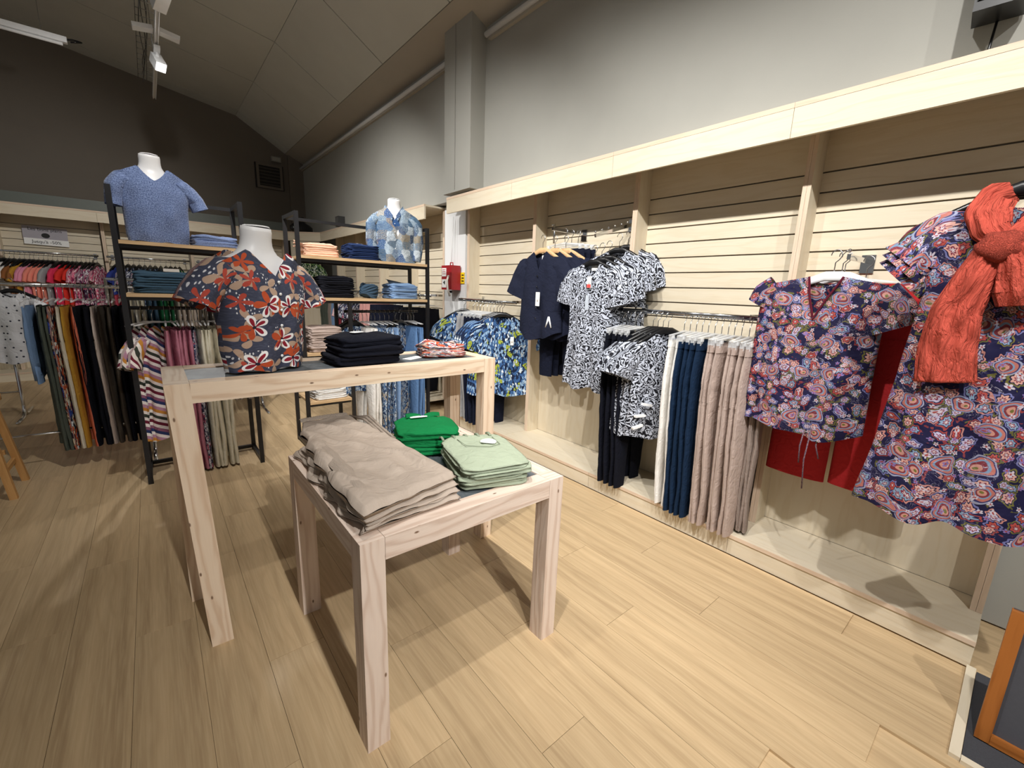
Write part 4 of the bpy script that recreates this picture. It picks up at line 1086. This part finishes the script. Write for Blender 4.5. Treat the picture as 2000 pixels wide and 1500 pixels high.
# far rails on the right wall
for i, (yy, lb) in enumerate(((5.18, 'chrome wall rail with black trousers past the column'), (6.10, 'chrome wall rail with rose and navy trousers'), (7.01, 'chrome wall rail with striped and floral tops'), (7.92, 'chrome wall rail near the angled corner'))):
    wall_rail((2.42, yy, 1.30), R90, .80, .275, lb)
fw = 'on the far right wall rails'; gf = 'clothes on the far right wall rails'
row([(6, 'trousers', T_FAR, BLACK, 'black trousers', 'trousers', 'clip_hanger', False)], (2.42, 4.95), (0, -.09), .1, 1.30, fw, gf)
row([(5, 'trousers', T_FAR, NAVYT, 'navy trousers', 'trousers', 'clip_hanger', False), (5, 'trousers', T_FAR, fabric('#cf9a94', 'dusty rose cotton'), 'dusty rose trousers', 'trousers', 'clip_hanger', False)][::-1], (2.42, 6.05), (0, -.07), .1, 1.30, fw, gf)
row([(2, 'striped_tshirt', TOP_FAR, REDSTRIPE, 'white and red striped top', 'top', 'black_hanger', False), (5, 'floral_tshirt', TOP_FAR, NAVYFLORAL, 'navy floral top', 'top', 'black_hanger', False)], (2.37, 6.98), (0, -.10), .55, 1.30, fw, gf)
row([(4, 'trousers', T_FAR, OLIVE, 'grey green trousers', 'trousers', 'clip_hanger', False), (2, 'trousers', T_FAR, TAUPE, 'taupe trousers', 'trousers', 'clip_hanger', False), (2, 'trousers', T_FAR, LDENIM, 'light blue trousers', 'trousers', 'clip_hanger', False)], (2.42, 7.85), (0, -.09), .1, 1.30, fw, gf)
row([(2, 'leaf_blouse', TOP_FAR, GREENFLORAL, 'dark green leaf print top', 'top', 'black_hanger', False)], (2.0, 7.95), (.06, -.06), -.8, 1.90, 'hanging high in the angled corner', gf)
# back wall rails
wall_rail((-1.50, 8.45, 1.66), 0, .98, .275, 'chrome rail under the sale sign on the back wall')
wall_rail((-.40, 8.45, 1.66), 0, .90, .275, 'chrome rail behind the left black rack on the back wall')
wall_rail((.62, 8.45, 1.66), 0, .90, .275, 'chrome rail on the back wall beside the corner unit')
bw = 'on the back wall rail'; gb = 'clothes on the back wall rails'
def br(items, x0, step, where=bw): row(items, (x0, 8.45), (step, 0), PI / 2 - .35, 1.66, where, gb)
H = 'black_hanger'
br([(2, 'hanging_tshirt', TOP_FAR, CREAM, 'pale cream top', 'top', H, False), (2, 'hanging_dress', DRESS_FAR, WHITEF, 'white dress', 'dress', H, False), (2, 'hanging_dress', DRESS_FAR, fabric('#8c5a34', 'chestnut viscose'), 'chestnut brown dress', 'dress', H, False),
    (1, 'hanging_tshirt', TOP_FAR, MUSTARD, 'mustard top', 'top', H, False), (2, 'hanging_tshirt', TOP_FAR, fabric('#dd8fa6', 'soft pink cotton'), 'soft pink top', 'top', H, False), (3, 'hanging_tshirt', TOP_FAR, fabric('#e58a78', 'salmon cotton'), 'salmon top', 'top', H, False),
    (1, 'hanging_tshirt', TOP_FAR, GREYF, 'grey top', 'top', H, False), (2, 'hanging_tshirt', TOP_FAR, fabric('#dd3a5e', 'hot pink cotton'), 'hot pink top', 'top', H, False), (2, 'hanging_dress', DRESS_FAR, fabric('#d8382f', 'scarlet viscose'), 'scarlet dress', 'dress', H, False),
    (2, 'hanging_tshirt', TOP_FAR, PINKFLORAL, 'pink blossom top', 'top', H, False), (3, 'hanging_tshirt', TOP_FAR, DARKPINK, 'dark plum blossom top', 'top', H, False), (1, 'hanging_dress', DRESS_FAR, PINKFLORAL, 'pink blossom dress', 'dress', H, False)], -1.46, .042, 'under the sale sign')
br([(1, 'hanging_dress', DRESS_FAR, fabric('#33418c', 'royal blue viscose'), 'royal blue dress', 'dress', H, False), (4, 'hanging_tshirt', TOP_FAR, NAVYFLORAL, 'navy and white floral top', 'top', H, False), (4, 'hanging_tshirt', TOP_FAR, BLUEFLORAL, 'blue floral top', 'top', H, False),
    (2, 'hanging_tshirt', TOP_FAR, GREENFLORAL, 'dark green leaf print top', 'top', H, False), (2, 'hanging_tshirt', TOP_FAR, GREENK, 'emerald top', 'top', H, False)], -.32, .058, 'behind the left rack')
br([(4, 'hanging_tshirt', TOP_FAR, TAUPE, 'taupe top', 'top', H, False), (4, 'hanging_tshirt', TOP_FAR, NAVYFLORAL, 'navy floral top', 'top', H, False)], .68, .09, 'near the back corner')

# ---------------------------------------------------------------- chrome floor rails on the left
def floor_rail(x0, x1, y, z, label):
    t = empty('chrome_rail_stand', ((x0 + x1) / 2, y, 0)); tag(t, label, 'clothes rail', 'chrome floor rails'); h = (x1 - x0) / 2
    MB().tube([(-h, 0, z), (h, 0, z)], .013, 10).build('bar', CHROME, t, True)
    for s in (-1, 1):
        c = [(s * h, 0, z), (s * h, 0, .12)] + [(s * h - s * 0, -.10 + .10 * math.cos(a), .11 - .10 * math.sin(a) * 1) for a in [k * PI / 2 / 5 for k in range(1, 6)]] + [(s * h, -.34, .012)]
        c2 = [(s * h, 0, .12)] + [(s * h, .10 - .10 * math.cos(a), .11 - .10 * math.sin(a)) for a in [k * PI / 2 / 5 for k in range(1, 6)]] + [(s * h, .34, .012)]
        MB().tube(c, .013, 10).build('leg', CHROME, t, True); MB().tube(c2, .013, 10).build('leg', CHROME, t, True)
    MB().tube([(-h, 0, .25), (h, 0, .25)], .009, 8).build('stretcher', CHROME, t, True)
    return t
floor_rail(-1.45, -.10, 4.42, 1.305, 'chrome floor rail of long trousers beside the left black rack')
gt = 'trousers on the chrome floor rail'; wt = 'on the chrome floor rail'
rackrow([(2, 'trousers', T_HI, OLIVE, 'sage olive trousers', 'trousers', 'clip_hanger', False), (1, 'trousers', T_HI, AUTUMN, 'autumn print trousers', 'trousers', 'clip_hanger', False), (1, 'trousers', T_HI, CREAM, 'cream trousers', 'trousers', 'clip_hanger', False),
         (1, 'trousers', T_HI, MUSTARD, 'mustard trousers', 'trousers', 'clip_hanger', False), (1, 'trousers', T_HI, CORALT, 'coral trousers', 'trousers', 'clip_hanger', False), (3, 'trousers', T_HI, BLACK, 'black trousers', 'trousers', 'clip_hanger', False),
         (1, 'trousers', T_HI, fabric('#d3c3b8', 'pale rose cotton'), 'pale rose trousers', 'trousers', 'clip_hanger', False), (2, 'trousers', T_HI, BROWNF, 'dark khaki trousers', 'trousers', 'clip_hanger', False), (2, 'trousers', T_HI, BLACKT, 'blue black trousers', 'trousers', 'clip_hanger', False)], (-.605, 4.42), (.0335, 0), 1.315, wt, gt)
hang('denim_skirt', T_SHORT[0], LDENIM, (-.66, 4.42, 1.315), PI / 2, 'light denim skirt at the left end of the trouser rail', 'skirt', None, 'clip_hanger', 'clear clip hanger holding the light denim skirt', False)
floor_rail(-2.2, -1.08, 6.2, 1.31, 'chrome floor rail with the dotted blouse at the left edge')
DB = [top_mesh(.20, .66, .05, .42, .075, .05, 2, True, z0=-.12, seed=k * 2., slx=.02) for k in range(2)]
for m in DB: m.materials.append(DOTS)
hang('dotted_blouse', DB[0], DOTS, (-.99, 6.10, 1.33), -.25, 'white blouse with dark dots at the left edge', 'blouse', None, 'black_hanger', 'black plastic hanger inside the dotted blouse', False)
hang('dotted_blouse', DB[1], WHITEF, (-1.16, 6.2, 1.33), -.3, 'plain white blouse behind the dotted blouse', 'blouse', None, 'black_hanger', 'black plastic hanger inside the plain white blouse', False)
row([(4, 'hanging_tshirt', TOP_FAR, GREENFLORAL, 'green leaf print top', 'top', H, False), (3, 'hanging_dress', DRESS_FAR, fabric('#7c2433', 'wine viscose'), 'wine red dress', 'dress', H, False)], (-1.30, 6.2), (-.08, 0), PI / 2, 1.32, 'on the left edge floor rail', 'clothes on the left chrome floor rail')
floor_rail(-.30, .85, 5.4, 1.36, 'chrome floor rail seen through the left black rack')
row([(2, 'trousers', T_FAR, fabric('#c9566a', 'raspberry cotton'), 'raspberry trousers', 'trousers', 'clip_hanger', False), (3, 'trousers', T_FAR, CREAM, 'cream trousers', 'trousers', 'clip_hanger', False), (2, 'trousers', T_FAR, TEALF, 'slate blue trousers', 'trousers', 'clip_hanger', False),
     (3, 'trousers', T_FAR, fabric('#1f5a38', 'bottle green cotton'), 'bottle green trousers', 'trousers', 'clip_hanger', False), (4, 'trousers', T_FAR, SAND, 'sand trousers', 'trousers', 'clip_hanger', False), (4, 'trousers', T_FAR, BROWNF, 'khaki trousers', 'trousers', 'clip_hanger', False),
     (2, 'trousers', T_FAR, WHITEF, 'white trousers', 'trousers', 'clip_hanger', False), (2, 'trousers', T_FAR, fabric('#b03a6a', 'magenta cotton'), 'magenta trousers', 'trousers', 'clip_hanger', False), (2, 'trousers', T_FAR, SWIRL, 'black patterned trousers', 'trousers', 'clip_hanger', False)], (-.24, 5.4), (.044, 0), PI / 2, 1.37, 'on the floor rail behind the left rack', 'trousers on the middle chrome floor rail')

# ---------------------------------------------------------------- small fittings
def text(parent, body, size, loc, mat, name='lettering', rot=(PI / 2, 0, 0), sx=1.):
    cu = bpy.data.curves.new(name, 'FONT'); cu.body = body; cu.size = size; cu.align_x = 'CENTER'; cu.align_y = 'CENTER'; cu.extrude = .0006
    cu.materials.append(mat)
    tmp = bpy.data.objects.new(name, cu); me = bpy.data.meshes.new_from_object(tmp); bpy.data.objects.remove(tmp)
    if not me.materials: me.materials.append(mat)
    o = bpy.data.objects.new(name, me); COL.objects.link(o); o.parent = parent; o.location = loc; o.rotation_euler = rot; o.scale = (sx, 1, 1); o['kind'] = 'stuff'
    return o
# sale sign on the back wall
sg = MB().box((0, 0, 0), (.42, .003, .155)).build('sale_sign', plain('grey paper sheet', '#aaa6ae', .7), loc=(-1.005, 8.70, 1.925)); sg.rotation_euler = (0, .03, 0)
tag(sg, 'paper sale sign reading Les bons plans and Jusqu\'à -50% on the back wall', 'sign')
MB().box((.005, -.001, -.117), (.42, .003, .08)).build('lower_sheet', PAPER, sg)
text(sg, 'Les bons plans', .052, (0, -.003, .040), INK, sx=1.05)
text(sg, "Jusqu'à -50%", .055, (.005, -.004, -.117), INK)
MB().rings([[(r * 1.25 * math.cos(2 * PI * i / 20), y, -.032 + r * math.sin(2 * PI * i / 20)) for i in range(20)] for r, y in ((.032, -.001), (.032, -.0035))], True, True).build('round_emblem', INK, sg)
# red alarm box on the column
t = empty('alarm_box', (2.545, 4.06, 1.50), R90); tag(t, 'red alarm call box with white notices on the white column', 'alarm box')
MB().box((0, -.055, 0), (.20, .11, .25)).build('housing', RED, t, bevel=.012)
MB().box((-.045, -.112, .055), (.085, .003, .085)).build('notice', PAPER, t); MB().box((-.045, -.112, -.06), (.085, .003, .085)).build('notice', PAPER, t)
MB().prism([(-.06, -.05), (-.025, -.03), (-.025, -.075)], -.1155, -.114, 1).build('arrow_mark', INK, t)
for k in range(3): MB().box((-.045, -.1138, .082 - .022 * k), (.06, .001, .006)).build('print_line', REDINK, t)
MB().tube([(.05, -.115, .02), (.055, -.135, -.03), (.06, -.13, -.12), (.07, -.11, -.19)], .012, 8).build('handle', GREYPAPER, t, True)
MB().tube([(-.02, -.05, .125), (-.02, -.05, .155), (.03, -.05, .155), (.03, -.05, .125)], .006, 8).build('lifting_ring', RED, t, True)
MB().tube([(.0, -.05, .155), (.0, -.03, .62)], .004, 6).build('conduit', WHITEP, t, True)
MB().tube([(-.03, -.06, -.145), (.02, -.06, -.145)], .013, 8).build('plug', BLACKPL, t, True)
t = MB().box((0, 0, 0), (.075, .004, .115)).build('warning_card', YELLOW, loc=(2.553, 3.935, 1.50), rz=R90); tag(t, 'yellow warning card behind the red alarm box', 'sign')
for k in range(3): MB().box((.01, -.003, .03 - .03 * k), (.04, .001, .012)).build('print_line', INK, t)
# wall speaker
t = empty('wall_speaker', (2.38, .285, 2.44), R90 + .1); tag(t, 'black loudspeaker mounted high on the grey wall', 'speaker')
MB().box((0, -.0, .06), (.13, .13, .24)).build('cabinet', BLACKPL, t, bevel=.012)
MB().box((0, -.068, .07), (.115, .006, .20)).build('grille', BLACKM, t)
MB().box((.0, -.073, -.03), (.03, .003, .006)).build('badge', WHITEPL, t)
MB().tube([(.0, .06, -.06), (-.01, .08, -.25)], .004, 6).build('cable', BLACKPL, t, True)
# small speaker on the far wall, outlet, vent
t = empty('wall_speaker', (2.42, 7.25, 2.36), R90); tag(t, 'small grey box speaker above the far right header', 'speaker')
MB().box((0, 0, 0), (.15, .10, .15)).build('cabinet', plain('dark grey box', '#3c3c3c', .5), t, bevel=.006)
MB().box((0, -.052, 0), (.12, .004, .12)).build('grille', plain('speaker cloth', '#5a5a58', .9), t)
t = empty('wall_vent', (1.90, 9.37, 3.27)); tag(t, 'old square vent in the dark back wall near the ceiling', 'vent')
MB().box((0, 0, 0), (.46, .03, .42)).build('recess', plain('dark vent recess', '#2b2824', .8), t)
for s in (-1, 1):
    MB().box((s * .19, -.025, 0), (.04, .03, .42)).build('frame', DARKWALL, t); MB().box((0, -.025, s * .19), (.34, .03, .04)).build('frame', DARKWALL, t)
for k in range(6): MB().box((0, -.018, -.14 + .055 * k), (.34, .012, .018), rx=.5).build('louvre', plain('vent louvre', '#4a4640', .7), t)
t = empty('emergency_light', (2.02, 9.35, 3.58)); tag(t, 'small emergency light above the vent on the back wall', 'light')
MB().box((0, 0, 0), (.16, .06, .09)).build('housing', plain('aged plastic', '#8a8880', .5), t, bevel=.01); MB().box((0, -.033, 0), (.13, .006, .06)).build('diffuser', plain('frosted diffuser', '#a5a49c', .4), t)
# unlit tube light on the left of the ceiling
t = empty('tube_light', (-.85, 6.65, 3.66)); tag(t, 'unlit white tube light hanging below the dark ceiling', 'light')
MB().box((0, 0, 0), (.95, .055, .05)).build('housing', WHITEPL, t, bevel=.006); MB().tube([(-.44, 0, -.04), (.44, 0, -.04)], .014, 10).build('tube', WHITEP, t, True)
MB().tube([(.47, 0, .01), (.52, .02, .03), (.58, .0, .02), (.50, -.02, -.01)], .008, 6).build('cable', BLACKPL, t, True)
for s in (-.3, .3): MB().tube([(s, 0, .02), (s, 0, .92)], .003, 5).build('hanger_wire', STEEL, t)
# grey trunking on the back wall above the header
t = MB().box((-.6, 8.62, 2.33), (5.0, .06, .15)).build('trunking', plain('grey green trunking', '#5f655f', .5)); tag(t, 'grey green trunking running above the back wall header', 'trunking')
# entrance mat and chalkboard, front right
t = empty('entrance_mat', (1.78, -.075, 0)); tag(t, 'charcoal entrance mat with pale edging in the front right corner', 'mat')
MB().box((.27, -.42, .004), (.50, .80, .008)).build('pile', MAT, t)
MB().box((.265, -.005, .007), (.53, .026, .014)).build('edging', MAPLE, t); MB().box((.006, -.434, .007), (.026, .83, .014)).build('edging', MAPLE, t)
t = empty('chalkboard', (1.93, -.115, .012), R90); t.rotation_euler = (-.10, 0, R90); tag(t, 'blank chalkboard in an oak frame standing at the front right', 'chalkboard')
MB().box((.30, .012, .225), (.60, .012, .45)).build('board', CHALK, t)
for x in (.014, .586): MB().box((x, 0, .225), (.034, .026, .45)).build('frame', OAK, t, bevel=.004)
for z in (.014, .436): MB().box((.30, 0, z), (.54, .026, .03)).build('frame', OAK, t, bevel=.004)
# oak stool, left edge
t = empty('oak_stool', (-.98, 4.03, 0)); tag(t, 'light oak stool standing at the left edge', 'stool')
for sx in (-1, 1):
    for sy in (-1, 1):
        b = MB().box((sx * .12, sy * .12, .30), (.035, .035, .60))
        for v in b.v:
            if v.z < .1: v.x += sx * .07; v.y += sy * .05
        b.build('leg', OAK_L, t, bevel=.003)
for sy in (-1, 1): MB().box((0, sy * .145, .22), (.26, .02, .03)).build('rung', OAK_L, t)
for sx in (-1, 1): MB().box((sx * .16, 0, .16), (.02, .28, .03)).build('rung', OAK_L, t)
MB().tube([(0, 0, .60), (0, 0, .635)], .19, 28).build('seat', OAK_L, t, True)

# ---------------------------------------------------------------- ceiling track and its lamps
def build_lights():
    tr = empty('lighting_track', (TRACK_X, 0, TRACK_Z)); tag(tr, 'white ceiling lighting track running away above the tables', 'lighting track')
    MB().box((0, 2.8, .02), (.035, 9.6, .03)).build('channel', WHITEP, tr)
    for s in (-1, 1): MB().box((s * .0125, 2.8, .0), (.006, 9.6, .012)).build('lip', WHITEPL, tr)
    for y in (-.5, 2., 4.2, 6.6): MB().tube([(0, y, .03), (0, y, .80)], .004, 6).build('hanger_wire', STEEL, tr, True)
    wires = MB()
    for k in range(3):
        pts = [(-.10 + .016 * k + .02 * math.sin(y * 3 + k), y, .11 + .05 * k + .03 * math.sin(y * 4 + k * 2)) for y in [3.6 + .15 * i for i in range(26)]]
        wires.tube(pts, .004, 5)
    wires.build('cable', BLACKPL, tr, True)
    tray = MB()
    for xx in (-.14, -.06, .02): tray.tube([(xx, 3.5, .13), (xx, 7.4, .13)], .003, 5)
    for i in range(26): tray.tube([(-.14, 3.5 + i * .15, .13), (.02, 3.5 + i * .15, .13)], .003, 5)
    tray.build('cable_tray', STEEL, tr, True)
    for i, (y, tg, W, cone) in enumerate(SPOTS):
        t = empty('track_spotlight', (TRACK_X, y, TRACK_Z)); vis = (y == 6.0)
        tag(t, 'lit white track spotlight hanging below the ceiling track' if vis else 'white track spotlight above the shop floor, number %s along the track' % ORD[i], 'spotlight', 'track spotlights')
        MB().box((0, 0, -.03), (.05, .22, .03)).build('adapter', WHITEPL, t, bevel=.004)
        MB().tube([(0, 0, -.04), (0, 0, -.10)], .016, 8).build('stem', WHITEPL, t, True)
        h = empty('lamp_head', (0, 0, -.13)); h.parent = t
        d = Vector(tg) - Vector((TRACK_X, y, TRACK_Z - .13)); q = d.to_track_quat('-Z', 'Y')
        h.rotation_mode = 'QUATERNION'; h.rotation_quaternion = q
        MB().box((0, 0, .0), (.085, .085, .17)).build('housing', WHITEPL, h, bevel=.008)
        MB().box((0, 0, -.087), (.07, .07, .004)).build('lens', LAMPGLOW, h)
        ld = bpy.data.lights.new('lamp_light', 'SPOT'); ld.energy = W; ld.spot_size = math.radians(cone); ld.spot_blend = 1.0
        ld.shadow_soft_size = .03; ld.color = (1, .975, .94)
        lo = bpy.data.objects.new('lamp_light', ld); COL.objects.link(lo); lo.parent = h; lo.location = (0, 0, -.12)
    for s in (-1, 1): MB().box((s * .10, 5.72, .03), (.15, .10, .035), ry=s * .15).build('junction_cover', WHITEPL, tr)
build_lights()
